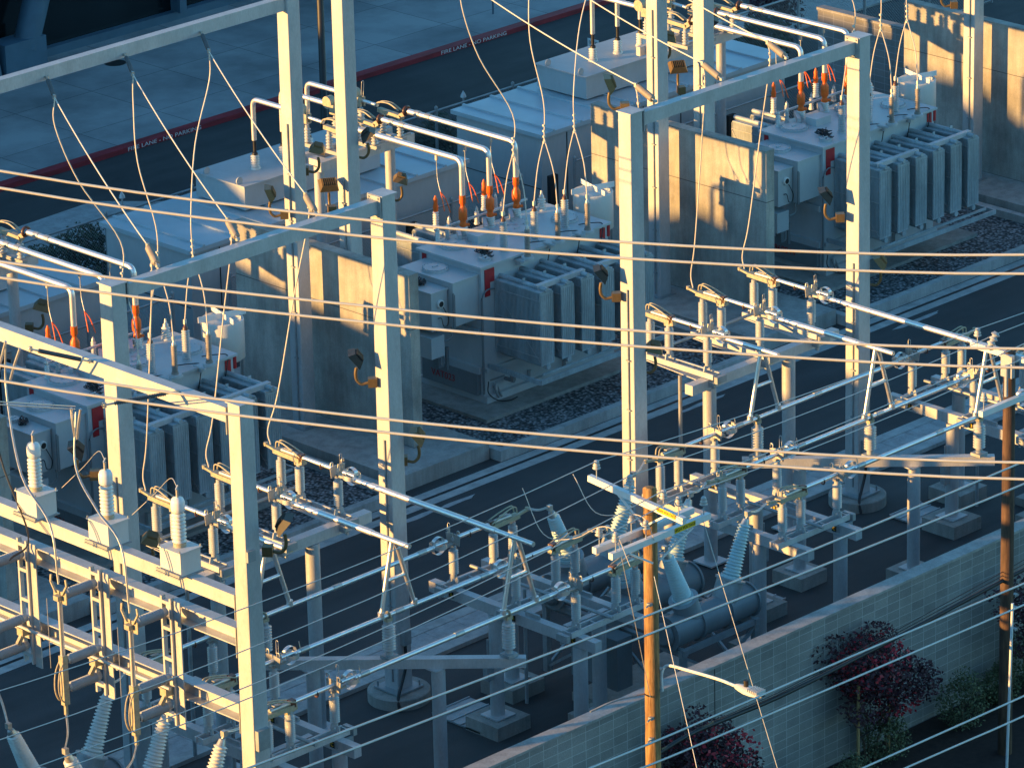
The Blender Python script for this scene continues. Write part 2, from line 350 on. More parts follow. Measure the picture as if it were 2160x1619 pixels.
# ------------------------------------------------------------------ steel portals
def column(mb, x, y, z0, z1, w0, w1):
    k = .12
    def sec(w, z):
        h = w/2; c = h*k; a = [(h, -h+c), (h, h-c), (h-c*.3, h-c*.3), (h-c, h), (-h+c, h), (-h+c*.3, h-c*.3), (-h, h-c), (-h, -h+c), (-h+c*.3, -h+c*.3), (-h+c, -h), (h-c, -h), (h-c*.3, -h+c*.3)]
        return [(x+p, y+q, z) for p, q in a]
    vs = sec(w0, z0)+sec(w1, z1); n = 12
    mb.add(vs, [tuple(range(n))[::-1], tuple(range(n, 2*n))]+[(i, (i+1) % n, n+(i+1) % n, n+i) for i in range(n)])
def col_part(th, x, y, top, w0=.44, w1=.39, pad=True):
    m = mbo(th); column(m, x, y, .30, top, w0, w1); m.cbox((x, y, top+.012), w1+.06, w1+.06, .024); m.build('column', 'galv', th)
    if pad:
        m = mbo(th); m.lathe([(.70, -.05), (.70, .24), (.67, .262)], (x, y, 0), (0, 0, 1), 40, False); m.build('footing', 'pad', th)
        m = mbo(th); m.cbox((x, y, .30), .78, .78, .04)
        for i in range(4):
            a = pi/4+i*pi/2; m.cyl((x+.46*cos(a), y+.46*sin(a), .26), (x+.46*cos(a), y+.46*sin(a), .44), .022, 6)
        m.build('base_plate', 'galvd', th)
    # conduit on the west face
def conduit(th, x, y, z0, z1, w=.4, off=.05):
    m = mbo(th); pts = [(x-w/2-.03, y-off, z0), (x-w/2-.03, y-off, z1)]
    m.tube(pts, .022, 8)
    for i in range(int((z1-z0)/1.2)): m.cbox((x-w/2-.03, y-off, z0+.6+1.2*i), .06, .12, .03)
    m.build('conduit', 'galvd', th)
def beamx(th, x0, x1, y, z, w=.24, h=.30, endplates=()):
    m = mbo(th); m.box((x0, y-w/2, z-h/2), (x1, y+w/2, z+h/2))
    m.build('beam', 'galv', th); m = mbo(th)
    for xx in endplates:
        m.cut(); m.cbox((xx, y, z), .03, w+.16, h+.20)
        for i in (-1, 1):
            for j in (-1, 1): m.cyl((xx-.04, y+i*.14, z+j*.2), (xx+.04, y+i*.14, z+j*.2), .018, 6)
    if endplates: m.build('end_plate', 'galvd', th)
for nme, xa, xb, lab in (('A', -23.1, -15.55, 'left'), ('B', -7.92, -.2, 'right')):
    th = thing('steel_portal', 'galvanized steel portal of two columns and a crossbeam, %s one in the front row' % lab, 'steel frame', ((xa+xb)/2, -12, 0), 'steel portal frames in the yard')
    col_part(th, xa, -12, 11.75); col_part(th, xb, -12, 11.75)
    beamx(th, xa+.23, xb-.23, -12, 11.52, .24, .30, (xa+.245, xb-.245))
    conduit(th, xa, -12, .5, 7.6); conduit(th, xb, -12, .5, 6.2)
    m = mbo(th); m.cbox((xb+.0, -12.27, 1.55), .22, .14, .32); m.build('junction_box', 'galvd', th)
    m = mbo(th); m.tube(curve([(xb-.02, -12.27, 1.4), (xb-.05, -12.3, .9), (xb-.25, -12.35, .5), (xb-.45, -12.45, .28), (xb-.5, -12.55, .02)]), .035, 8); m.build('flex_conduit', 'cable', th)
for k, lab in ((-1, 'left'), (0, 'middle'), (1, 'right')):
    xa, xb = -4.5+13*k, 6.7+13*k; y = 1.05
    th = thing('steel_portal', 'high galvanized steel portal frame spanning over the %s transformer' % lab, 'steel frame', ((xa+xb)/2, y, 0), 'steel portal frames in the yard')
    for x in (xa, xb):
        m = mbo(th); column(m, x, y, .40, 11.75, .42, .40); m.cbox((x, y, 11.76), .46, .46, .024); m.build('column', 'galv', th)
        m = mbo(th); m.cbox((x, y, .43), .62, .62, .03); m.build('base_plate', 'galvd', th)
    beamx(th, xa+.21, xb-.21, y, 11.45, .24, .32)
    conduit(th, xb, y, .5, 8.4); conduit(th, xa, y, .5, 6.5)
# front dead-end frame (partly out of frame on the left)
XF = -26.0
ff = thing('steel_portal', 'tall dead-end steel frame with four crossbeams standing nearest the camera', 'steel frame', (XF, -14, 0), 'steel portal frames in the yard')
for y in (-19.08, -9.9): col_part(ff, XF, y, 11.8, .42, .345)
def ybeam(th, x, y0, y1, zc, w, h, drop=.25):
    m = mbo(th); m.box((x-w/2, y0, zc-h/2), (x+w/2, y1, zc+h/2)); m.build('beam', 'galv', th)
    m = mbo(th); m.box((x-w/2-.004, y0-.02, zc-h/2-drop), (x+w/2+.004, y0-.001, zc+h/2)); m.build('end_plate', 'galvd', th)
ybeam(ff, XF, -18.78, -10.15, 11.50, .24, .30); ybeam(ff, XF, -18.78, -10.15, 7.66, .24, .28)
for zc in (6.93, 5.33):
    m = mbo(ff); x = XF; y0, y1, h = -18.78, -10.15, .38
    m.box((x-.13, y0, zc+h/2-.025), (x+.13, y1, zc+h/2)); m.box((x-.13, y0, zc-h/2), (x+.13, y1, zc-h/2+.025)); m.box((x+.09, y0, zc-h/2+.026), (x+.12, y1, zc+h/2-.026))
    m.build('beam', 'galv', ff); m = mbo(ff); m.box((x-.13, y0-.02, zc-h/2-.25), (x+.13, y0-.001, zc+h/2)); m.build('end_plate', 'galvd', ff)
m = mbo(ff); m.cbox((XF-.02, -19.32, 4.9), .3, .1, .42); m.build('bracket', 'galvd', ff)
m = mbo(ff); m.cbox((XF-.1, -19.31, 8.75), .2, .05, .22); m.build('bracket', 'galvd', ff)
# ------------------------------------------------------------------ transformers
def radiator(th, x, y0, y1, z0, z1, w, dirn=-1):
    m = mbo(th); n = 34; L = y1-y0
    for i in range(n):
        y = y0+L*(i+.5)/n
        for (xa, xb) in ((x, x+w),): m.box((xa+.012, y-.011, z0+.03), (xb-.012, y+.011, z1-.05))
    m.box((x+.05, y0+.01, z0+.05), (x+w-.05, y1-.01, z1-.09))
    ye = y0 if dirn < 0 else y1
    m.box((x, ye-.02, z0), (x+w, ye, z1-.06)); yo = y1 if dirn < 0 else y0
    m.box((x, yo, z0), (x+w, yo+.02, z1-.06))
    m.box((x+.02, y0+.01, z1-.055), (x+w-.02, y1-.01, z1-.02))
    for i in range(7): m.box((x+.03+i*(w-.06)/6-.006, ye-.03, z0+.05), (x+.03+i*(w-.06)/6+.006, ye-.021, z1-.1))
    r = m.build('radiator', 'rad', th)
    m = MB(origin(th)); m.off = origin(th)
    m.cyl((x+w/2, y0-.04, z1+.02), (x+w/2, y1+.1, z1+.02), .062, 12); m.cbox((x+w/2, (y0+y1)/2, z1+.10), .10, .02, .09); m.cut(); m.cyl((x+w/2, y0+.05, z0-.06), (x+w/2, y1+.1, z0-.06), .055, 12)
    m.cyl((x+w/2, y0-.05, z0-.06), (x+w/2, y0+.06, z0-.06), .075, 12)
    m.build('header_pipe', 'rad', r)
    m = MB(origin(th)); xl = x-.008
    for z in (z1-.24, (z0+z1)/2+.05, z0+.22): m.bar((xl, y0, z), (xl, y1, z), .012, .012)
    m.bar((xl, y1, z1-.26), (xl, y0, z0+.1), .010, .010)
    h = m.build('tie_rod', 'galv', r); h.location = (0, 0, 0)
    return r
def porcelain_bushing(th, name, p, h, r, n, mat='porc', top=.22, cap='brown'):
    p = V(p); m = mbo(th); m.lathe([(r*1.15, 0), (r*1.15, .04), (r*.8, .06)], p, (0, 0, 1), 14)
    m.sheds(p+V((0, 0, .06)), p+V((0, 0, h)), r, r*.62, n, 16); b = m.build(name, mat, th)
    m = MB(origin(th)); m.lathe([(r*.66, 0), (r*.62, .06), (r*.30, .09), (r*.25, top*.8), (.02, top)], p+V((0, 0, h)), (0, 0, 1), 10)
    c = m.build('terminal', cap, b); c.location = (0, 0, 0); return b
def boot(th, b, p, h0, h1, mat='orange'):
    m = MB(origin(th)); p = V(p)
    prof = [(.085, h0), (.10, h0+.05), (.08, h0+.13), (.075, h0+.16), (.115, h0+.22), (.115, h0+.46), (.06, h0+.56), (.055, h0+.62), (.085, h0+.64), (.085, h1)]
    m.lathe(prof, p, (0, 0, 1), 12, True); m.cyl(p+V((.04, -.06, h0+.06)), p+V((.13, -.10, h0+.06)), .04, 8)
    c = m.build('boot', mat, b); c.location = (0, 0, 0)
def flange(th, x, y, z, r, handle=True):
    m = mbo(th); m.lathe([(r, 0), (r, .05), (r*.98, .055)], (x, y, z), (0, 0, 1), 28, False); m.lathe([(r*.86, .056), (r*.86, .075)], (x, y, z), (0, 0, 1), 28, False)
    for i in range(18): m.cyl((x+r*.93*cos(i*pi/9), y+r*.93*sin(i*pi/9), z+.05), (x+r*.93*cos(i*pi/9), y+r*.93*sin(i*pi/9), z+.085), .02, 6)
    m.cbox((x, y, z+.09), .16, .05, .03)
    m.build('manhole_cover', 'tank', th)
LV = [(-.36, 1.28), (.66, 1.32), (1.60, 1.30)]
HV = [(-.45, -.28), (.65, -.30), (1.83, -.23)]
AR = [at(1113, 540, y=-1.0), at(1177, 505, y=-1.0), at(1239.5, 484.5, y=-1.0)]
def transformer(label):
    th = thing('transformer', label, 'transformer', (.6, .4, .16), 'three power transformers between the fire walls')
    T = 3.80; x0, x1, y0, y1 = -1.72, 2.9, -.72, 1.5
    m = mbo(th); m.box((x0, y0, .34), (x1, y1, T-.03)); m.box((x0-.02, y0-.14, .16), (x1+.02, y1+.14, .34))
    for z in (1.02, 2.05): m.box((x0-.10, y0+.05, z-.09), (x0-.001, y1-.05, z+.09)); 
    for z in (1.02,): m.box((x0+.05, y0-.09, z-.05), (x1-.05, y0-.001, z+.05))
    for x in (x0+.35, x0+1.6, x0+2.9, x1-.4): m.box((x-.03, y0-.12, .345), (x+.03, y0-.001, .62))
    m.build('tank', 'tank', th)
    m = mbo(th); m.box((x0-.13, y0+.1, .36), (x0-.003, y1-.1, .93)); m.build('skid_panel', 'tankd', th)
    m = mbo(th); m.box((x0-.07, y0-.07, T-.028), (x1+.07, y1+.07, T+.03)); m.build('cover', 'tank', th)
    # tap changer box and cabinets on the west end
    m = mbo(th); m.box((-2.62, -.62, 2.42), (-1.725, 1.25, 3.58)); m.box((-2.65, -.65, 3.581), (-1.726, 1.28, 3.61)); m.build('tap_changer_box', 'tank', th)
    m = mbo(th); m.box((-3.22, -.45, 2.42), (-2.655, .75, 3.42)); m.box((-3.26, -.49, 3.421), (-2.656, .79, 3.455)); m.build('control_cabinet', 'tank', th)
    m = mbo(th); m.box((-3.26, -.45, 1.68), (-2.80, .55, 2.24)); m.build('lower_cabinet', 'tank', th)
    m = mbo(th); m.cyl((-2.95, -.455, 1.66), (-2.95, -.455, 1.45), .03, 8); m.tube(curve([(-2.60, -.5, 2.40), (-2.60, -.52, 2.2), (-2.66, -.5, 2.1), (-2.80, -.46, 2.08)]), .02, 6)
    m.tube([(-2.66, -.67, 3.35), (-2.66, -.67, 2.42)], .025, 8); m.tube([(-2.61, -.66, 3.3), (-2.61, -.66, 2.42)], .018, 8)
    m.tube([(x0-.02, y0-.03, 2.95), (x0-.02, y0-.03, .4)], .03, 8); m.tube(curve([(x0-.02, y0-.03, 2.95), (x0+.02, y0-.06, 3.1), (x0+.2, y0-.05, 3.18), (x0+.5, y0-.04, 3.12)]), .02, 6)
    m.build('piping', 'tankd', th)
    m = mbo(th); m.lathe([(.11, 0), (.11, .05), (.095, .06)], (-2.93, -.452, 3.10), (0, -1, 0), 20); m.build('dial_gauge', 'white', th)
    m = mbo(th); m.lathe([(.075, 0), (.075, .004)], (-2.93, -.514, 3.10), (0, -1, 0), 20); m.build('dial_face', 'black', th)
    m = mbo(th); m.tube(curve([(-2.86, -.5, 3.0), (-2.80, -.54, 2.85), (-2.74, -.56, 2.68), (-2.78, -.55, 2.5), (-2.90, -.54, 2.52), (-2.93, -.5, 2.72), (-3.03, -.48, 2.74)]), .012, 6)
    def squig(x, y, z, s):
        m.tube(curve([(x+s*random.uniform(-1, 1), y+s*random.uniform(-1, 1), z+abs(s)*random.uniform(0, .8)) for _ in range(9)]), .013, 5)
    m.cut()
    for _ in range(4): squig(-2.95, .22, 3.47, .16)
    m.cut()
    for _ in range(6): squig(-.95, -.1, T+.03, .20)
    m.cut()
    for _ in range(3): squig(-1.2, -.42, T+.03, .15)
    for x in (.25, 1.35, 2.2): m.cut(); m.tube(curve([(x, -.35, T+.06), (x+.25, -.6, T+.1), (x+.5, -.72, T+.04), (x+.35, -.85, 3.6), (x+.3, -.82, 3.3)]), .014, 5)
    m.cut(); m.tube(curve([(x0+.05, y0-.13, .75), (x0+.02, y0-.15, .45), (x0+.25, y0-.25, .22), (x0+.5, y0-.42, .19), (x0+.75, y0-.45, .22)]), .016, 5)
    m.cut(); m.tube([(x0-.03, y0-.04, 3.0), (x0-.03, y0-.045, .5)], .012, 5)
    m.build('wiring', 'cable', th)
    m = mbo(th); m.box((x0+.12, y0-.022, 2.98), (x0+.30, y0-.004, 3.70)); m.box((x0+.30, y0-.022, 3.34), (x0+.46, y0-.004, 3.70)); m.build('red_bracket', 'red', th)
    m = mbo(th); m.box((x1-.30, y0-.022, 3.2), (x1-.12, y0-.004, 3.72)); m.cyl((x1+.02, y0+.02, 3.45), (x1+.02, y0+.02, 3.75), .06, 8); m.build('red_bracket', 'red', th)
    m = mbo(th); m.box((x0-.02, y1-.25, 3.35), (x0-.005, y1-.1, 3.72)); m.build('red_bracket', 'red', th)
    m = mbo(th); m.box((-1.25, y0-.10, 2.3), (-.65, y0-.003, 3.1)); m.build('side_box', 'tank', th)
    # drain valve & oddments low on the front
    m = mbo(th); m.cyl((x0+.75, y0-.02, .62), (x0+.75, y0-.34, .62), .05, 10); m.cbox((x0+.75, y0-.30, .70), .10, .12, .16); m.cyl((x0+.30, y0-.05, .55), (x0+.34, y0-.2, .25), .03, 6); m.cyl((x0+.40, y0-.05, .55), (x0+.44, y0-.2, .25), .03, 6)
    m.cbox((x0+.3, y0-.2, .80), .5, .03, .03); m.cut(); m.cbox((-2.4, .2, 1.25), .2, .2, .3); m.cyl((-2.2, .1, 1.0), (-2.2, .1, 1.6), .05, 10); m.build('drain_valve', 'tankd', th)
    # radiators
    for i, x in enumerate((-1.28, -.53, .20, .93, 1.66, 2.39)): radiator(th, x, -2.36, -.78, 1.42, 3.40, .47)
    for x0s, x1s in ((-1.06, .45), (1.15, 2.65)):
        m = mbo(th); m.bar((x0s-.1, -2.10, 3.49), (x1s+.12, -2.10, 3.49), .13, .022); m.bar((x0s-.1, -2.165, 3.44), (x1s+.12, -2.165, 3.44), .015, .12); m.build('radiator_strap', 'galv', th)
    m = mbo(th)
    m.bar((-1.55, -.74, 1.12), (-1.55, -2.62, 1.12), .06, .12); m.bar((-1.55, -2.62, 1.12), (3.3, -2.62, 1.12), .06, .12); m.bar((3.3, -.74, 1.12), (3.3, -2.62, 1.12), .06, .12); m.bar((-1.3, -2.44, 1.22), (3.1, -2.44, 1.22), .05, .06)
    m.build('support_rail', 'rad', th)
    for x in (-1.3, -.55): radiator(th, x, 1.75, 3.0, 1.5, 3.7, .47, 1)
    # HV bushings, arresters, LV bushings
    for x, y in HV: porcelain_bushing(th, 'bushing', (x, y, T+.02), .80, .105, 12)
    for p in AR:
        m = mbo(th); m.cbox((p.x, p.y+.14, p.z-.10), .42, .42, .05); m.box((p.x-.14, -.72, p.z-.26), (p.x+.14, p.y+.12, p.z-.126)); m.lathe([(.16, -.07), (.16, 0)], p, (0, 0, 1), 16); m.build('arrester_bracket', 'tank', th)
        porcelain_bushing(th, 'surge_arrester', p, .72, .078, 13, 'polymerg', .2, 'alud')
    for x, y in LV:
        b = porcelain_bushing(th, 'bushing', (x, y, T+.02), .30, .125, 4, 'porcw', .1, 'orange'); boot(th, b, (x, y, T+.02), .27, 1.12)
    porcelain_bushing(th, 'bushing', (2.49, 1.27, T+.02), .34, .115, 4, 'porcw', .2, 'alud')
    for i, (px, py) in enumerate(((920, 478), (948, 485), (924, 512), (944, 506), (1022, 440), (1045, 437), (1006, 470), (1060, 450))):
        p = at(px, py, z=T+.05); hh = (.46, .30, .34, .36, .42, .3, .36, .34)[i]
        b = porcelain_bushing(th, 'surge_arrester', (p.x, p.y, T+.02), hh, .085 if i in (0, 4) else .065, 6, 'porcw' if i % 2 == 0 else 'porc', .12, 'alud')
        if i in (0, 4):
            m = MB(origin(th)); m.lathe([(.06, hh-.02), (.075, hh+.1), (.05, hh+.22), (.06, hh+.3), (.015, hh+.42)], (p.x, p.y, T+.02), (0, 0, 1), 10); c = m.build('boot', 'orange', b); c.location = (0, 0, 0)
    m = mbo(th); m.bar((-1.15, 1.52, T+.34), (2.2, 1.52, T+.34), .06, .05)
    for x in (-1.1, -.1, .9, 1.9): m.cbox((x, 1.5, T+.19), .06, .06, .3)
    for x in (-.75, .2, 1.15): m.bar((x, 1.0, T+.16), (x+.35, 1.45, T+.22), .10, .14)
    m.build('bus_rack', 'galv', th)
    for x, y, r in ((-1.05, .92, .38), (.85, .55, .36), (1.2, 1.0, .34), (2.30, .25, .36)): flange(th, x, y, T+.03, r)
    flange(th, -2.2, .45, 3.61, .34); flange(th, -1.28, -.42, T+.03, .17); flange(th, -2.95, .55, 3.456, .16)
    m = mbo(th); m.box((-.55, .55, T+.03), (.05, .95, T+.24)); m.build('cover_box', 'tank', th)
    # conservator drum on the east end
    m = mbo(th); c = (3.75, .62, 3.15); R = .53
    m.lathe([(R*.9, 0), (R, .04), (R, 1.0), (R*.985, 1.03), (R*.93, 1.03), (R*.90, .93), (0, .93)], c, (0, 0, 1), 36); m.cbox((3.3, .62, 3.0), .9, .5, .3)
    cd = m.build('conservator', 'paint', th)
    m = MB(origin(th)); m.bar((c[0]-.62, c[1]+.18, c[2]+1.10), (c[0]+.62, c[1]-.18, c[2]+1.10), .02, .15); m.bar((c[0]+.18, c[1]+.62, c[2]+1.12), (c[0]-.18, c[1]-.62, c[2]+1.12), .02, .13)
    h = m.build('lifting_strap', 'white', cd); h.location = (0, 0, 0)
    m = mbo(th); m.cyl((3.75, .35, 3.15), (3.75, .35, 1.2), .05, 10); m.cyl((3.9, .1, 3.2), (3.9, .1, 2.2), .035, 8); m.cbox((3.3, .6, 2.82), 1.0, .12, .12); m.build('support_pipe', 'tankd', th)
    return th
t2 = transformer('grey power transformer with orange bushing boots, middle one, between two fire walls')
tr = {0: t2}
tr[-1] = dup(t2, (-13, 0, 0), 'grey power transformer behind the steel frames at the left, leftmost of the three')
tr[1] = dup(t2, (13, 0, 0), 'grey power transformer at the upper right, farthest of the three')
for k, s in ((0, 'VAT023'), (1, '1860844'), (-1, 'VAT021')):
    text(s, .26, 'stencil_number', 'red', tr[k], (-1.855+13*k, .62, .62), (0, -1, 0), (0, 0, 1))
# ------------------------------------------------------------------ low-voltage side tubes and switches (per bay)
BN = {-1: 'left', 0: 'middle', 1: 'right'}
ZL = 5.9
def elbow_tube(mb, pts, r, n=12):
    out = [V(pts[0])]
    for i in range(1, len(pts)-1):
        a, b, c = V(pts[i-1]), V(pts[i]), V(pts[i+1]); u = (a-b).normalized(); w = (c-b).normalized(); k = .22
        p, q = b+u*k, b+w*k
        for j in range(7):
            t = j/6; out.append(p*((1-t)**2)+b*(2*t*(1-t))+q*(t*t))
    out.append(V(pts[-1])); mb.tube(out, r, n)
ORD = ('left', 'middle', 'right')
for k in (-1, 0, 1):
    dx = 13*k
    for i, (x, y) in enumerate(LV):
        X = x+dx; off = V((X, y, 4.95))
        th = thing('bus_tube', 'aluminium bus tube elbowing down to the %s orange boot of the %s transformer' % (ORD[i], BN[k]), 'bus tube', off, 'low-side bus tubes')
        m = MB(off); elbow_tube(m, [(X, 5.25, ZL), (X, y, ZL), (X, y, 4.95)], .075); m.build('pipe', 'alu', th)
        m = MB(off)
        for yy in (5.0, 4.6): m.cut(); m.cyl((X, yy, ZL), (X, yy-.18, ZL), .092, 12)
        m.build('sleeve', 'alud', th)
        # tap lead to arrester
        off2 = V((X-.35, 2.3, ZL))
        e = (X-.33, y+.15, 4.9)
        sp = thing('arrester_lead', 'thin lead with orange tails hanging from the %s bus tube at the %s transformer' % (ORD[i], BN[k]), 'cable', (X, 2.2, ZL-.08), 'orange-tailed leads')
        m = mbo(sp); m.tube(curve([(X, 2.2, ZL-.08), (X, 2.2, ZL-.35), (X-.03, 2.15, ZL-.7), (X-.08, 2.0, ZL-1.0)]), .012, 5); m.cbox((X, 2.2, ZL-.14), .06, .06, .14); m.build('lead', 'alud', sp)
        m = mbo(sp); m.tube(curve([(X-.08, 2.0, ZL-1.0), (X-.16, 1.85, ZL-1.2), (X-.2, 1.75, ZL-1.45)]), .014, 5); m.tube(curve([(X-.08, 2.0, ZL-1.0), (X+.0, 1.9, ZL-1.2), (X+.06, 1.8, ZL-1.55)]), .014, 5); m.build('tail', 'orange', sp)
        # switchgear riser
        th = thing('bus_tube', 'aluminium riser tube on the %s roof bushing of the %s metal enclosure' % (ORD[i], BN[k]), 'bus tube', (X, 9.22, 4.6), 'low-side bus tubes')
        m = mbo(th); elbow_tube(m, [(X, 7.45, ZL), (X, 9.22, ZL), (X, 9.22, 4.75)], .07); m.build('pipe', 'alu', th)
        m = mbo(th); m.cyl((X, 9.22, 4.75), (X, 9.22, 4.38), .045, 10); m.build('expansion_joint', 'black', th)
        # switch
        sw = thing('disconnect_switch', 'small low-side disconnect switch under the %s bus tube behind the %s transformer' % (ORD[i], BN[k]), 'switch', (X, 6.3, 5.02), 'low-side disconnect switches')
        m = mbo(sw); m.bar((X, 5.45, 5.08), (X, 7.3, 5.08), .16, .10); m.cbox((X+.2, 5.7, 5.1), .5, .05, .05); m.build('base_channel', 'galvd', sw)
        for yy in (5.6, 6.25, 7.1):
            m = mbo(sw); m.sheds((X, yy, 5.14), (X, yy, 5.55), .10, .06, 5, 12); m.cyl((X, yy, 5.55), (X, yy, 5.62), .06, 8); m.build('insulator', 'porc', sw)
        m = mbo(sw); m.bar((X, 5.5, 5.68), (X, 6.4, 5.72), .14, .11); m.bar((X-.04, 5.4, 5.8), (X-.04, 5.55, 5.7), .06, .14); m.build('hinge_arm', 'bronze', sw)
        m = mbo(sw); m.tube(curve([(X-.05, 6.5, 5.80), (X-.05, 6.35, 5.94), (X-.05, 5.95, 5.98), (X-.05, 5.6, 5.86)]), .022, 6); m.tube(curve([(X+.05, 6.5, 5.80), (X+.05, 6.35, 5.94), (X+.05, 5.95, 5.98), (X+.05, 5.6, 5.86)]), .022, 6); m.build('spring_loop', 'bronze', sw)
        m = mbo(sw); m.cyl((X, 6.45, 5.82), (X, 7.15, 5.84), .045, 10); m.build('blade', 'alu', sw)
        m = mbo(sw); m.cbox((X-.07, 7.12, 5.80), .05, .20, .26); m.cbox((X+.07, 7.12, 5.80), .05, .20, .26); m.lathe([(.17, -.10), (.17, .10)], (X, 7.32, 5.96), (1, 0, 0), 16); m.build('jaw', 'bronze', sw)
        m = mbo(sw); m.tube([(X-.04, 7.05, 5.8), (X-.04, 7.0, 6.35)]+arc((X, 7.0, 6.35), (-1, 0, 0), (0, 0, 1), .04, 0, pi, 6)+[(X+.04, 7.0, 6.35), (X+.04, 7.05, 5.8)], .008, 5); m.build('arcing_horn', 'alud', sw)
        m = mbo(sw); m.ring((X, 5.34, ZL), (0, 1, 0), .11, .04, 16, 6); m.bar((X, 5.2, ZL), (X, 5.5, 5.74), .1, .05); m.build('connector', 'brown', sw)
    st = thing('switch_stand', 'two-legged pipe stand carrying the low-side switches behind the %s transformer' % BN[k], 'steel stand', (.6+dx, 6.3, 0), 'low-side switch stands')
    for x in (-.72+dx, 1.85+dx):
        m = mbo(st); m.cyl((x, 6.3, 0), (x, 6.3, 4.75), .14, 16); m.build('leg', 'galv', st)
    m = mbo(st); m.box((-1.1+dx, 5.8, 4.76), (2.3+dx, 5.95, 5.02)); m.box((-1.1+dx, 6.65, 4.76), (2.3+dx, 6.8, 5.02)); m.box((-.86+dx, 5.951, 4.78), (-.58+dx, 6.649, 4.95)); m.box((1.71+dx, 5.951, 4.78), (1.99+dx, 6.649, 4.95)); m.build('frame', 'galv', st)
    # metal-clad enclosure
    X0, X1, Y0, Y1 = -4.5+dx, 2.6+dx, 7.25, 10.6
    en = thing('switchgear_enclosure', 'long metal-clad switchgear enclosure with ribbed roof behind the %s transformer' % BN[k], 'enclosure', ((X0+X1)/2, 9, 0), 'metal switchgear enclosures')
    m = mbo(en); m.box((X0, Y0, .05), (X1+3, Y1, 3.08)); m.build('body', 'encl', en)
    m = mbo(en); m.box((X0-.12, Y0-.12, 3.081), (X1+3, Y1+.12, 3.2)); m.build('roof', 'roofm', en)
    m = mbo(en)
    for i in range(9):
        xx = X0+.35+i*1.1; m.box((xx, Y0-.13, 3.201), (xx+.07, Y1+.13, 3.255))
    m.build('roof_rib', 'roofm', en)
    m = mbo(en); m.box((-1.55+dx, 8.35, 3.256), (3.4+dx, 10.3, 3.90)); m.box((-1.6+dx, 8.3, 3.901), (3.45+dx, 10.35, 3.94)); m.build('bushing_housing', 'encl', en)
    for i, (x, y) in enumerate(LV): porcelain_bushing(en, 'bushing', (x+dx, 9.22, 3.94), .40, .125, 5, 'porcw', .08, 'black')
    m = mbo(en)
    for yy in (8.6, 9.9): m.cut(); m.lathe([(.11, -.015), (.11, .015)], (-1.5+dx, yy, 4.02), (0, 1, 0), 14)
    m.build('lifting_lug', 'encl', en)
    m = mbo(en)
    for i in range(5): m.cut(); m.box((X0+1.0+i*1.55, Y0-.012, .2), (X0+1.03+i*1.55, Y0-.002, 3.0))
    m.cut(); m.box((X0-.012, Y0+.05, 1.55), (X0-.002, Y1-.05, 1.57)); m.build('door_seam', 'black', en)
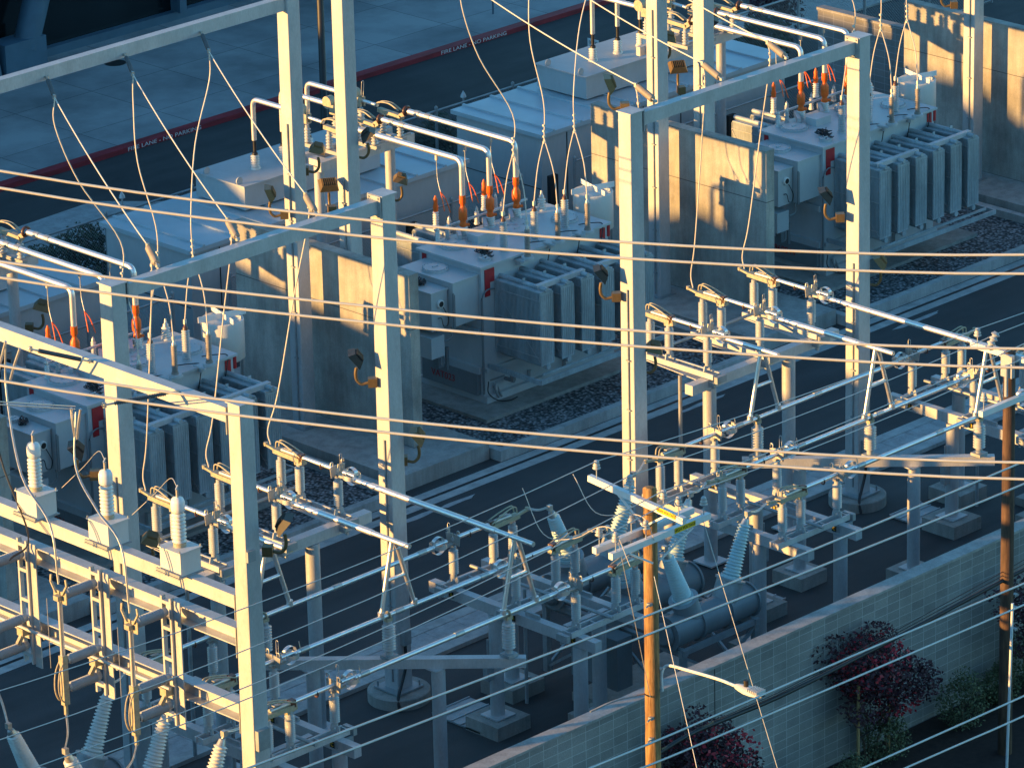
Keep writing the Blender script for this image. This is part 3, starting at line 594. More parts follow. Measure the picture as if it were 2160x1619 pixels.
# ------------------------------------------------------------------ group-operated disconnects
SW = {}
def disconnect(loc, d, label, group, z0, hI=.86, wedge='galvd'):
    """jaw post at loc, hinge posts along unit vector d"""
    key = (round(d.x), round(d.y))
    if key in SW:
        o = SW[key]; c = dup(o, V(loc)-V(o.location), label, group); return c
    p = V(loc); up = V((0, 0, 1)); s = V((-d.y, d.x, 0))
    th = thing('disconnect_switch', label, 'switch', p, group)
    m = mbo(th)
    for i in (-1, 1): m.bar(p-d*.28+s*.11*i+up*.06, p+d*2.1+s*.11*i+up*.06, .045, .13)
    for q in (-.25, .5, 1.0, 1.6, 2.05): m.bar(p+d*q-s*.13+up*.06, p+d*q+s*.13+up*.06, .03, .10)
    m.build('base_channel', 'galv', th)
    m = mbo(th); m.bar(p-d*.40-s*.16+up*.02, p-d*.40+s*.16+up*.02, .10, .16); m.bar(p-d*.34+s*.14-up*.12, p+d*.14+s*.14-up*.12, .05, .14); m.build('mounting_clip', 'galvd', th)
    zt = .13
    for q in (0, 1.22, 1.82):
        m = mbo(th); b = p+d*q+up*zt
        for i in (-1, 1): m.bar(b+s*.10*i, b+s*.07*i+up*.13, .09, .03, d)
        m.cyl(b+up*.10, b+up*.2, .065, 12); m.sheds(b+up*.2, b+up*(hI-.09), .108, .058, 13, 16); m.cyl(b+up*(hI-.09), b+up*hI, .068, 12)
        m.build('insulator', 'porc', th)
    zt += hI
    a = p+d*1.15+up*(zt+.07); c = p+d*1.98+up*(zt+.10)
    m = mbo(th); m.bar(a, c, .17, .10, up); m.bar(a-d*.1-up*.0, a+d*.18-up*.06, .12, .14); m.bar(c, c+d*.3+up*.05, .07, .05); m.cyl(c+d*.3+up*.02-s*.0, c+d*.3+up*.1, .05, 8); m.build('hinge_arm', 'bronze', th)
    m = mbo(th)
    for i in (-1, 1):
        q = [a+up*.10+s*.09*i-d*.05, a+up*.20+s*.07*i+d*.25, a+up*.27+s*.05*i+d*.55, a+up*.26+s*.05*i+d*.72, a+up*.12+s*.05*i+d*.76]
        m.tube(curve(q), .018, 6)
    m.build('spring_loop', 'bronze', th)
    m = mbo(th); m.cyl(a+up*.09+d*.05, a+up*.09+d*.6, .052, 10); m.bar(a+d*.3+up*.16, a+d*.5+up*.17, .09, .015); m.build('counterbalance', 'alud', th)
    j = p+up*(zt+.15)
    m = mbo(th); m.cyl(a+up*.08+d*.02, j+up*.0-d*.02, .048, 12); m.build('blade', 'alu', th)
    m = mbo(th); m.cbox(a+up*.07+d*0, .13, .13, .16); m.ring(j.lerp(a, .42), d, .06, .02, 10, 5); m.build('blade_clamp', 'brown', th)
    m = mbo(th)
    for i in (-1, 1):
        m.bar(j+s*.09*i-up*.12, j+s*.12*i+up*.12, .20, .02, d); m.tube(curve([j+s*.12*i+up*.10, j+s*.13*i+up*.2, j+s*.18*i+up*.22, j+s*.20*i+up*.15]), .016, 5)
    m.bar(j-d*.30-up*.10, j+d*.1-up*.12, .10, .05); m.build('jaw', 'alud', th)
    m = mbo(th); q = j-d*.12+up*.02; m.tube([q-s*.035, q-s*.035+up*.36]+arc(q+up*.36, -s, up, .035, 0, pi, 6)+[q+s*.035+up*.36, q+s*.035], .007, 5); m.build('arcing_horn', 'alud', th)
    q = j-d*.45+V((0, 0, -.02)); m = mbo(th); m.cyl(j-d*.2, j-d*.55, .05, 10); m.build('terminal_tube', 'alu', th)
    m = mbo(th)
    for ang in (0, 1, 2, 3):
        w = s*cos(ang*pi/2)+up*sin(ang*pi/2); n_ = s*-sin(ang*pi/2)+up*cos(ang*pi/2)
        pts = [q+d*.15+w*.06, q+d*.13+w*.15, q+w*.20, q-d*.13+w*.15, q-d*.15+w*.06]; pts = curve(pts, 4)
        vs = [e+n_*k_ for e in pts for k_ in (-.05, .05)]; m.add(vs, [(2*i, 2*i+1, 2*i+3, 2*i+2) for i in range(len(pts)-1)], True)
    m.build('expansion_strap', 'alu', th)
    SW[key] = th; return th
PH = ('nearest the transformers', 'in the middle', 'nearest the block wall')
XT = (-13.5, -15.4, -17.2); ZX = 4.09
for dx, bay in ((-15.3, 'left'), (0, 'right')):
    # S group: jaw towards -Y, hinge towards +Y
    for i, x in enumerate((-5.3, -3.5, -1.7)):
        disconnect(V((x+dx, -11.85, 4.68)), V((0, 1, 0)), 'high disconnect switch, %s of three on the raised stand in the %s bay' % (('leftmost', 'middle', 'rightmost')[i], bay), 'disconnect switches on the raised stands', 4.68)
    st = thing('switch_stand', 'pipe-legged steel stand under the three high switches, %s bay' % bay, 'steel stand', (-3.5+dx, -11.9, 0), 'steel switch stands')
    m = mbo(st); m.box((-6.0+dx, -12.02, 4.42), (-.9+dx, -11.78, 4.66)); m.build('beam', 'galv', st)
    for x in (-5.3, -2.56):
        m = mbo(st); m.cyl((x+dx, -11.9, 0), (x+dx, -11.9, 4.41), .16, 20); m.cbox((x+dx, -11.9, .06), .6, .6, .04); m.build('leg', 'galv', st)
    for x in (-5.3, -3.5, -1.7):
        m = mbo(st); m.bar((x+dx+.2, -11.9, 4.3), (x+dx+.2, -10.3, 4.62), .07, .07); m.bar((x+dx, -11.77, 4.55), (x+dx, -9.8, 4.66), .28, .02); m.build('brace', 'galv', st)
    m = mbo(st); m.cyl((-5.5+dx, -10.35, 4.98), (-1.5+dx, -10.35, 4.98), .04, 8); m.cyl((-5.55+dx, -11.2, .2), (-5.55+dx, -11.2, 4.6), .045, 8); m.build('operating_pipe', 'galvd', st)
    for i, s_ in enumerate('CBA'):
        m = mbo(st); m.box((-5.15+dx+i*1.8, -12.026, 4.46), (-5.03+dx+i*1.8, -12.021, 4.60)); m.build('phase_tag', 'yellow', st)
        text(s_, .14, 'phase_letter', 'black', st, (-5.09+dx+i*1.8, -12.030, 4.53), (1, 0, 0), (0, 0, 1))
    # S tubes with A-frames down to the X tubes
    for i, (x, ye) in enumerate(((-5.3, -14.05), (-3.5, -15.95), (-1.7, -17.78))):
        X = x+dx; z = 5.74; nm_ = ('shortest', 'middle', 'longest')[i]
        th = thing('bus_tube', '%s of the three high bus tubes running forward from the raised switches, %s bay' % (nm_, bay), 'bus tube', (X, ye, z), 'high bus tubes')
        m = mbo(th); m.cyl((X, -12.35, z), (X, ye, z), .055, 14); m.build('pipe', 'alu', th)
        if i: m = mbo(th); m.cyl((X, -12.9, z), (X, min(ye+1.1, -13.3), z), .068, 14); m.build('sleeve', 'alu', th)
        af = thing('a_frame', 'tube A-frame joining the %s high bus tube to the low bus, %s bay' % (nm_, bay), 'bus support', (X, XT[i], ZX), 'tube A-frames')
        for j, xo in enumerate((-.36, .60)):
            m = mbo(af); m.tube([(X+.03+.1*j, XT[i]+.02, z-.05), (X+xo, XT[i], ZX+.04)], .05, 12); m.cyl((X+xo, XT[i], ZX+.13), (X+xo, XT[i], ZX+.02), .072, 12); m.build('leg', 'alu', af)
        m = mbo(af); m.cyl((X-.17, XT[i]+.01, 4.86), (X+.37, XT[i]+.01, 4.86), .042, 10); m.build('crossbar', 'alu', af)
    # X tubes
    for i, y in enumerate(XT):
        x0 = -6.85+dx+.5; x1 = .05+dx-.5
        th = thing('bus_tube', 'low bus tube along the yard %s, %s bay' % (PH[i], bay), 'bus tube', ((x0+x1)/2, y, ZX), 'low bus tubes')
        m = mbo(th); m.cyl((x0, y, ZX), (x1, y, ZX), .052, 14); m.build('pipe', 'alu', th)
        m = mbo(th)
        for xx in (x0+3.0, x1-.4, x0+.3): m.cut(); m.cyl((xx-.12, y, ZX), (xx+.12, y, ZX), .062, 12)
        m.cyl((x0+.2, y, ZX+.05), (x0+.18, y+.02, ZX+.22), .012, 5); m.build('coupler', 'alud', th)
        xs = (-5.42, -3.66, -1.92)[i]+dx
        so_ = thing('standoff_insulator', 'grey post insulator under the low bus tube %s, %s bay' % (PH[i], bay), 'insulator', (xs, y, 3.12), 'post insulators on the diagonal beams')
        m = mbo(so_); m.cyl((xs, y, 3.19), (xs, y, 3.30), .08, 12); m.sheds((xs, y, 3.30), (xs, y, 3.88), .145, .085, 9, 18); m.cyl((xs, y, 3.88), (xs, y, 3.96), .08, 12); m.build('porcelain', 'porc', so_)
        m = mbo(so_); m.bar((xs-.14, y, 3.155), (xs+.14, y, 3.155), .28, .07); m.build('base_plate', 'galvd', so_)
        m = mbo(so_); m.cbox((xs, y, 4.0), .16, .12, .08); m.ring((xs, y, ZX), (1, 0, 0), .075, .022, 14, 6); m.build('clamp', 'bronze', so_)
    ds = thing('bus_support', 'diagonal steel beam on two pipe legs below the low bus tubes, %s bay' % bay, 'steel stand', (-3.7+dx, -15.4, 0), 'diagonal bus supports')
    m = mbo(ds); m.bar((-5.66+dx, -13.24, 3.0), (-1.68+dx, -17.46, 3.0), .2, .22); m.build('beam', 'galv', ds)
    for x, y in ((-4.75, -14.2), (-2.95, -16.12)):
        m = mbo(ds); m.cyl((x+dx, y, .33), (x+dx, y, 2.86), .15, 18); m.cbox((x+dx, y, 2.873), .44, .3, .025); m.cbox((x+dx, y, .345), .5, .5, .03); m.build('leg', 'galv', ds)
        m = mbo(ds); m.cbox((x+dx, y, .16), .9, .9, .32); m.build('footing', 'pad', ds)
# D groups: along X. hinge towards -X (D1) or +X (G2)
def dgroup(jx, sgn, lab, grp, stand):
    d = V((sgn, 0, 0)); jx += 0
    for i, y in enumerate(XT): disconnect(V((jx, y, 2.98)), d, 'low disconnect switch %s, %s' % (PH[i], lab), grp, 2.98)
    st = thing('switch_stand', stand, 'steel stand', (jx+sgn*.9, -15.3, 0), 'steel switch stands')
    for q in (.0, 1.6):
        x = jx+sgn*q; m = mbo(st); m.box((x-.10, -17.85, 2.72), (x+.10, -12.8, 2.97)); m.build('beam', 'galv', st)
        for i, s_ in enumerate('ABC'):
            if q == 0:
                yy = XT[i]+.0; xx = x-.1035; m = mbo(st); m.box((xx-.0005, yy-.07, 2.77), (xx+.0025, yy+.07, 2.91)); m.build('phase_tag', 'black', st)
                text(s_, .12, 'phase_letter', 'yellow', st, (xx-.004, yy, 2.84), (0, -1, 0), (0, 0, 1))
        m = mbo(st); m.cbox((x-sgn*.0, -15.9, 3.02), .06, .4, .09); m.build('bracket', 'galvd', st)
    for q, y in ((0, -14.75), (1.6, -16.3), (1.6, -13.6), (0, -17.3)):
        x = jx+sgn*q; m = mbo(st); m.cyl((x, y, .33), (x, y, 2.71), .16, 18); m.cbox((x, y, .345), .55, .55, .03); m.build('leg', 'galv', st)
        m = mbo(st); m.cbox((x, y, .16), 1.0, 1.0, .32); m.build('footing', 'pad', st)
    m = mbo(st); m.cyl((jx+sgn*.8, -17.5, 3.16), (jx+sgn*.8, -13.2, 3.16), .04, 8); m.cyl((jx+sgn*.75, -14.9, .4), (jx+sgn*.75, -14.9, 3.1), .04, 8); m.build('operating_pipe', 'galvd', st)
    m = mbo(st); m.box((jx+sgn*.2, -13.2, 2.76), (jx+sgn*1.45, -13.05, 2.94)); m.box((jx+sgn*.2, -16.75, 2.76), (jx+sgn*1.45, -16.6, 2.94)); m.build('cross_tie', 'galv', st)
    m = mbo(st); m.cbox((jx-sgn*.25, -14.75, 1.5), .2, .14, .5); m.cyl((jx-sgn*.25, -14.75, 1.2), (jx-sgn*.25, -14.75, 2.2), .03, 8); m.build('operator_box', 'galvd', st)
dgroup(-22.2, -1, 'behind the nearest steel column', 'low disconnect switches', 'low steel switch stand behind the nearest steel column, holding three switches')
dgroup(-6.85, -1, 'right of the circuit breaker', 'low disconnect switches', 'low steel switch stand right of the yellow-tagged wood pole, holding three switches')
dgroup(-15.2, 1, 'left of the circuit breaker', 'low disconnect switches', 'low steel switch stand left of the circuit breaker, tagged A B C')
dgroup(.05, 1, 'at the right edge behind the dark wood pole', 'low disconnect switches', 'low steel switch stand at the right edge behind the dark wood pole')
# ------------------------------------------------------------------ circuit breakers
def breaker(label, mat):
    th = thing('circuit_breaker', label, 'breaker', (-11.45, -15.8, .2), 'dead tank circuit breakers')
    for i, y in enumerate((-14.05, -15.8, -17.5)):
        m = mbo(th); m.cyl((-12.75, y, 2.25), (-10.15, y, 2.25), .36, 28)
        for x in (-12.76, -11.9, -11.0, -10.16): m.cyl((x-.025, y, 2.25), (x+.025, y, 2.25), .41, 28)
        tk = m.build('tank', 'tankd', th)
        for sg, xb in ((-1, -12.0), (1, -10.9)):
            ax = V((sg*.42, 0, 1)).normalized(); o = V((xb, y, 2.42))
            m = mbo(th); m.cyl(o, o+ax*.52, .30, 24); m.cyl(o+ax*.49, o+ax*.53, .34, 24); m.build('turret', 'galvd', th)
            m = mbo(th); m.cyl(o+ax*.53, o+ax*.60, .24, 18)
            prof = []; L = 1.15; n = 16; b0 = .60
            for k in range(n):
                f = k/n; rc = .165-.07*f; z = b0+L*k/n; h = L/n; prof += [(rc, z), (rc+.045, z+.45*h), (rc+.045, z+.55*h), (rc, z+.9*h)]
            prof += [(.09, b0+L)]; m.lathe(prof, o, ax, 20)
            bu = m.build('bushing', mat, th)
            m = MB(origin(th)); m.cyl(o+ax*(b0+L), o+ax*(b0+L+.12), .10, 14, .07); m.cyl(o+ax*(b0+L+.12), o+ax*(b0+L+.22), .025, 8); m.cbox(o+ax*(b0+L+.24), .10, .10, .12)
            c = m.build('terminal', 'alud', bu); c.location = (0, 0, 0)
    m = mbo(th)
    for x in (-12.6, -10.3):
        for y in (-13.7, -17.85): m.bar((x, y, .2), (x, y, 1.85), .13, .13, (1, 0, 0))
        m.bar((x, -13.6, 1.87), (x, -17.95, 1.87), .12, .14)
    for y in (-13.7, -17.85): m.bar((-12.7, y, 1.86), (-10.2, y, 1.86), .10, .12); m.bar((-12.6, y, .3), (-10.3, y, 1.75), .06, .06); m.bar((-10.3, y, .3), (-12.6, y, 1.75), .06, .06)
    for x in (-12.6, -10.3): m.bar((x, -13.7, .3), (x, -15.8, 1.75), .06, .06); m.bar((x, -17.85, .3), (x, -15.8, 1.75), .06, .06)
    m.build('support_frame', 'galvd', th)
    m = mbo(th); m.box((-13.25, -16.5, .75), (-12.78, -15.1, 1.95)); m.build('control_cabinet', 'tankd', th)
    m = mbo(th); m.lathe([(.28, 0), (.28, .06), (.2, .1)], (-12.8, -17.5, 2.25), (-1, 0, 0), 24); m.cut(); m.lathe([(.28, 0), (.28, .06), (.2, .1)], (-12.8, -14.05, 2.25), (-1, 0, 0), 24); m.build('end_flange', 'tankd', th)
    return th
br1 = breaker('dead tank circuit breaker with six splayed shade-tinted blue bushings behind the lit wood pole', 'porc_shade')
SW_B = breaker('dead tank circuit breaker with cream bushings at the lower left corner', 'porcw') if False else None
br2 = dup(br1, (-15.3, 0, 0), 'dead tank circuit breaker at the lower left corner, only its cream bushings showing')
for c in br2.children:
    if c.name.startswith('bushing'):
        c.data = c.data.copy(); c.data.materials[0] = M['porcw']
# leads from breaker bushings to the switches
def bundle(pts, r, label, cat='conductor', group=None, mat='alud', sep=.05):
    p0 = V(pts[0]); th = MB(p0)
    for s_ in (-sep/2, sep/2):
        th.tube([q+V((s_, s_, 0)) for q in curve(pts)], r, 6)
    return solid('conductor', mat, th, label, cat, group)
for bx, bay in ((0, 'right'), (-15.3, 'left')):
    for i, y in enumerate((-14.05, -15.8, -17.5)):
        tip = V((-12.0+bx, y, 2.42))+V((-.42, 0, 1)).normalized()*2.02; e = V((-12.92+bx, XT[i], 4.14))
        if bx == 0: bundle([tip, tip.lerp(e, .5)-V((0, 0, .06)), e], .016, 'twin jumper from the breaker left bushing to the switch %s' % PH[i], 'conductor', 'breaker jumpers')
        tip = V((-10.9+bx, y, 2.42))+V((.42, 0, 1)).normalized()*2.02; e = V((-9.18+bx, XT[i], 4.14))
        bundle([tip, tip.lerp(e, .5)-V((0, 0, .08)), e], .016, 'twin jumper from the %s breaker right bushing to the switch %s' % ('lower-left' if bx else 'blue-bushing', PH[i]), 'conductor', 'breaker jumpers')
# ------------------------------------------------------------------ front frame equipment
VTN = ('farthest left, partly behind a cable', 'middle one', 'right one beside the nearest column')
vt = None
for i, y in enumerate((-12.78, -14.98, -17.12)):
    lab = 'white voltage transformer box on the front beam, %s' % VTN[i]
    if vt: dup(vt, (0, y+12.78, 0), lab); continue
    vt = th = thing('voltage_transformer', lab, 'transformer', (XF, y, 7.8), 'voltage transformers on the front beam')
    m = mbo(th); m.box((XF-.26, y-.30, 7.83), (XF+.26, y+.30, 8.30)); m.box((XF-.29, y-.33, 8.301), (XF+.29, y+.33, 8.325)); m.build('box', 'paint', th)
    m = mbo(th); m.box((XF-.36, y-.34, 7.803), (XF+.30, y+.34, 7.829)); m.bar((XF-.33, y-.34, 7.86), (XF-.33, y+.34, 7.86), .03, .05); m.build('mounting_plate', 'galvd', th)
    m = mbo(th); m.box((XF-.125, y+.22, 7.66), (XF-.122, y+.34, 7.78)); m.build('name_plate', 'yellow', th)
    m = mbo(th); m.cyl((XF, y, 8.325), (XF, y, 8.40), .13, 16); m.build('flange', 'bronze', th)
    m = mbo(th); m.sheds((XF, y, 8.40), (XF, y, 9.02), .145, .105, 8, 20); m.build('insulator', 'porcw', th)
    m = mbo(th); m.lathe([(.10, 0), (.135, .03), (.14, .10), (.14, .22), (.11, .29), (.03, .31)], (XF, y, 9.03), (0, 0, 1), 20); m.build('head', 'white', th)
    m = mbo(th); m.cyl((XF, y, 9.34), (XF, y, 9.5), .03, 8); m.cyl((XF-.03, y, 9.5), (XF+.03, y, 9.58), .02, 6); m.build('terminal', 'alud', th)
    m = mbo(th)
    for sx in (-.27, .27):
        for sy in (-.3, .3): m.cyl((XF+sx, y+sy, 8.32), (XF+sx, y+sy, 8.37), .018, 6)
    m.build('bolt', 'galvd', th)
vs_ = None
for i, y in enumerate((-12.5, -14.75, -16.88)):
    lab = 'vertical disconnect switch on the two lower front beams, %s' % ('cut by the left edge', 'middle one', 'right one nearest the column')[i]
    if vs_: dup(vs_, (0, y+12.5, 0), lab); continue
    vs_ = th = thing('disconnect_switch', lab, 'switch', (XF-.15, y, 5.0), 'vertical front switches')
    x = XF-.20
    m = mbo(th)
    for s_ in (-.13, .13): m.box((x-.04, y+s_-.025, 4.55), (x+.06, y+s_+.025, 7.25))
    for z in (4.7, 5.1, 5.9, 6.55, 7.1): m.box((x-.04, y-.104, z), (x+.06, y+.104, z+.07))
    m.build('frame', 'galv', th)
    m = mbo(th); m.box((x-.045, y+.135, 4.5), (x+.065, y+.30, 7.2)) if False else m.box((x+.02, y-.35, 4.5), (x+.05, y-.156, 7.2)); m.build('side_channel', 'galv', th)
    xe = x-.95
    for z in (6.95, 5.55, 4.95):
        m = mbo(th); m.cyl((x-.04, y, z), (x-.14, y, z), .085, 12); m.sheds((x-.14, y, z), (x-.80, y, z), .108, .058, 12, 16); m.cyl((x-.80, y, z), (x-.86, y, z), .07, 12); m.build('insulator', 'porc', th)
    m = mbo(th); m.cyl((xe, y, 5.55), (xe, y, 6.88), .05, 12); m.build('blade', 'alu', th)
    m = mbo(th); m.bar((xe, y, 4.62), (xe, y, 5.6), .11, .14, (1, 0, 0)); m.bar((xe, y, 4.4), (xe, y, 4.62), .06, .06, (1, 0, 0)); m.cbox((xe, y, 5.62), .13, .13, .12); m.build('hinge_arm', 'bronze', th)
    m = mbo(th)
    for s_ in (-.06, .06): m.tube(curve([(xe-.02, y+s_, 5.6), (xe-.16, y+s_, 5.35), (xe-.2, y+s_, 5.0), (xe-.12, y+s_, 4.75), (xe, y+s_, 4.7)]), .016, 6)
    m.build('spring_loop', 'bronze', th)
    m = mbo(th)
    for s_ in (-.11, .11): m.bar((xe+.03, y+s_, 6.80), (xe+.03, y+s_, 7.05), .17, .03, (1, 0, 0)); m.bar((xe, y+s_*.9, 7.0), (xe, y+s_*2.2, 7.22), .05, .03); m.bar((xe, y+s_*2.2, 7.22), (xe, y+s_*2.0, 7.36), .04, .03)
    m.cbox((xe, y, 6.93), .2, .14, .10); m.build('jaw', 'bronze', th)
    m = mbo(th); m.cyl((xe-.16, y+.2, 6.9), (xe-.16, y+.2, 5.4), .006, 5); m.build('arcing_horn', 'wire', th)
    m = mbo(th); m.bar((x-.1, y-.05, 5.35), (x-.3, y-.02, 5.05), .08, .08); m.cbox((x-.12, y, 5.28), .2, .18, .16); m.build('crank', 'bronze', th)
op = MB((XF-.25, -14, 5.3)); op.cyl((XF-.34, -10.5, 5.36), (XF-.34, -17.0, 5.36), .04, 10); solid('operating_pipe', 'galv', op, 'long operating pipe linking the vertical switches along the lower front beam', 'pipe')
XW = XF-1.15
yv = (-12.5, -14.75, -16.88)
# cables from above to the front switches and on to the breaker
L_ = ('left', 'middle', 'right')
for i in (1, 2):
    e = V((XW, yv[i], 7.22))
    if i == 1: pts = [at(12, 720, x=XF+.2), at(14, 830, x=XF+.1), at(45, 1000, x=XF-.6), at(105, 1105, x=XF-1.0), e]
    else: pts = [at(160, 870, x=XF+.1), at(160, 985, x=XF-.2), at(205, 1075, x=XF-.7), at(255, 1150, x=XF-1.0), e]
    bundle(pts, .018, 'twin cable curving down from the front frame to the %s vertical switch' % L_[i], 'conductor', 'front twin cables')
bundle([at(-30, 760, x=XF+.2), at(0, 960, x=XF), at(60, 1130, x=XF-.5), at(20, 1180, x=XF-1)], .012, 'dark cable sweeping past the left voltage transformer', 'cable', None, 'cable')
for i in range(3):
    s_ = V((XW, yv[i], 4.42)); tip = V((-12.0-15.3, (-14.05, -15.8, -17.5)[i], 2.42))+V((-.42, 0, 1)).normalized()*2.02
    bundle([s_, s_.lerp(tip, .45)+V((.05, 0, -.08)), tip], .018, 'twin cable from the %s vertical switch down to a cream bushing' % L_[i], 'conductor', 'front twin cables')
# strain strings and cables on the top front beam
def strain(p, q, label, group, mat='polymer', r=.05, n=22):
    p, q = V(p), V(q); th = thing('strain_insulator', label, 'insulator', p, group); d = (q-p).normalized(); L = (q-p).length
    m = mbo(th); m.sheds(p+d*L*.16, p+d*L*.84, r, r*.55, n, 12); m.build('shed_stack', mat, th)
    m = mbo(th); m.cyl(p, p+d*L*.17, .02, 6); m.cyl(q-d*L*.17, q, .02, 6); m.cbox(q-d*.05, .06, .06, .10); m.cbox(p+d*.02, .08, .06, .06); m.build('end_fitting', 'alud', th)
    return th
a1 = at(190, 762, x=XF-.15); b1 = at(45, 730, x=XF-1.9)
strain(a1, at(60, 735, x=XF-1.6), 'black strain insulator under the top front beam, left one', 'front strain insulators', 'polymer', .045, 30)
strain(at(375, 825, x=XF-.15), at(215, 855, x=XF-1.6), 'black strain insulator under the top front beam, right one', 'front strain insulators', 'polymer', .045, 30)
for (pa, pb, lab) in (((-10, 745), (22, 715), 'left'), ((155, 890), (168, 860), 'right')):
    pass
for i, (x0, y0, x1, y1) in enumerate(((12, 720, -4, 790), (42, 735, 22, 800), (150, 860, 158, 920), (170, 862, 163, 925))):
    m = MB(at(x0, y0, x=XF-1.6)); m.tube(curve([at(x0, y0, x=XF-1.6), at((x0+x1)/2-1, (y0+y1)/2, x=XF-1.58), at(x1, y1, x=XF-1.5)]), .026, 8)
    solid('dead_end_clamp', 'alu', m, 'bright jumper terminal hanging from the %s front strain string, %s of its pair' % (('left', 'right')[i//2], ('left', 'right')[i % 2]), 'clamp', 'front jumper terminals')
for i in range(2):
    m = MB(at(155, 858, x=XF-1.6)); m.tube([at(158, 857+i*6, x=XF-1.6), at(-80, 842+i*6, x=XF-6)], .014, 6); solid('conductor', 'wire', m, 'grey line conductor leaving left from the right front strain string, %s strand' % ('upper', 'lower')[i], 'conductor', 'front line conductors')
# thin earth / sensing wires near VTs
for i, (y, yn) in enumerate(((-12.78, -14.98), (-14.98, -17.12))):
    m = MB((XF, yn, 9.5)); m.tube(curve([(XF, yn, 9.56), (XF+.1, yn+.3, 9.62), (XF+.35, yn+1.1, 9.0), (XF+.3, yn+1.75, 8.40)]), .008, 5)
    solid('conductor', 'wire', m, 'thin wire looping from the %s voltage transformer terminal to its left neighbour' % L_[i+1], 'cable', 'thin voltage transformer wires')
# ------------------------------------------------------------------ spans and droppers
TS = {}
for k in (-1, 0, 1):
    dx = 13*k
    for i, x in enumerate((-1.05, 1.35, 3.75)):
        X = x+dx; p = V((X, .90, 11.38)); 
        front = [(-21.75, -19.55, -17.35), (-6.95, -4.75, -2.55), (8.3, 10.5, 12.7)][k+1][i]
        fz = V((front, -11.86, 11.72)); d = (fz-p); d.z = -2.2; d.normalize(); q = p+d*1.15
        if k < 1: strain(p, q, 'dark strain insulator on the high beam over the %s transformer, %s of three' % (BN[k], ORD[i]), 'strain insulators on the high beams')
        d2 = (p-fz); d2.z = 0; d2.normalize(); g_ = fz+d2*1.25+V((0, 0, .05))
        if k < 1: strain(fz, g_, 'brownish strain insulator on the %s front portal, %s of three' % (('left', 'right')[k+1], ORD[i]), 'strain insulators on the front portals', 'polymerg', .085, 16)
        if k < 1:
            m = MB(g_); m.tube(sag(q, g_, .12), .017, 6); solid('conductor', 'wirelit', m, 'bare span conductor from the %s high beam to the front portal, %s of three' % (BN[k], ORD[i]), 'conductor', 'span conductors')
        # dropper to the high switch
        if k < 1:
            hx = (-5.3, -3.5, -1.7)[i]+(-15.3 if k < 0 else 0); e = V((hx, -9.72, 5.86))
            m = MB(e); m.tube(curve([g_, g_+V((.05, -.05, -.5)), g_.lerp(e, .4)+V((.10, 0, 0)), g_.lerp(e, .8)+V((.06, .05, 0)), e+V((0, .06, .35)), e]), .016, 6)
            for t_ in (.15, .3, .45, .6): m.cbox(g_+V((.05, -.05, -t_)), .05, .05, .06)
            solid('dropper', 'wirelit', m, 'vertical dropper wire from the %s front portal to the %s high switch' % (('left', 'right')[k+1], ORD[i]), 'conductor', 'droppers to the high switches')
        # dropper to transformer: fork to bushing and arrester
        b = V((HV[i][0]+dx, HV[i][1], 4.84)); a = AR[i]+V((dx, 0, .92)); f_ = b.lerp(a, .5)+V((0, 0, 1.75))
        m = MB(b); m.tube(curve([q, q+V((-.02, .02, -.7)), q.lerp(f_, .45)+V((-.12, .1, 0)), f_+V((0, 0, 1.0)), f_]), .016, 6)
        m.tube(curve([f_, f_.lerp(b, .5)+V((.02, .06, .08)), b]), .016, 6); m.tube(curve([f_, f_.lerp(a, .55)+V((.03, -.06, .08)), a]), .016, 6)
        for t_ in (-.1, .05, .2, .35): m.cbox(f_+V((0, 0, t_)), .07, .05, .05)
        m.cbox(b+V((0, 0, -.02)), .07, .05, .12); m.cbox(a+V((0, 0, -.02)), .06, .05, .10)
        solid('dropper', 'wirelit', m, 'forked dropper wire to the %s bushing of the %s transformer' % (ORD[i], BN[k]), 'conductor', 'forked droppers')
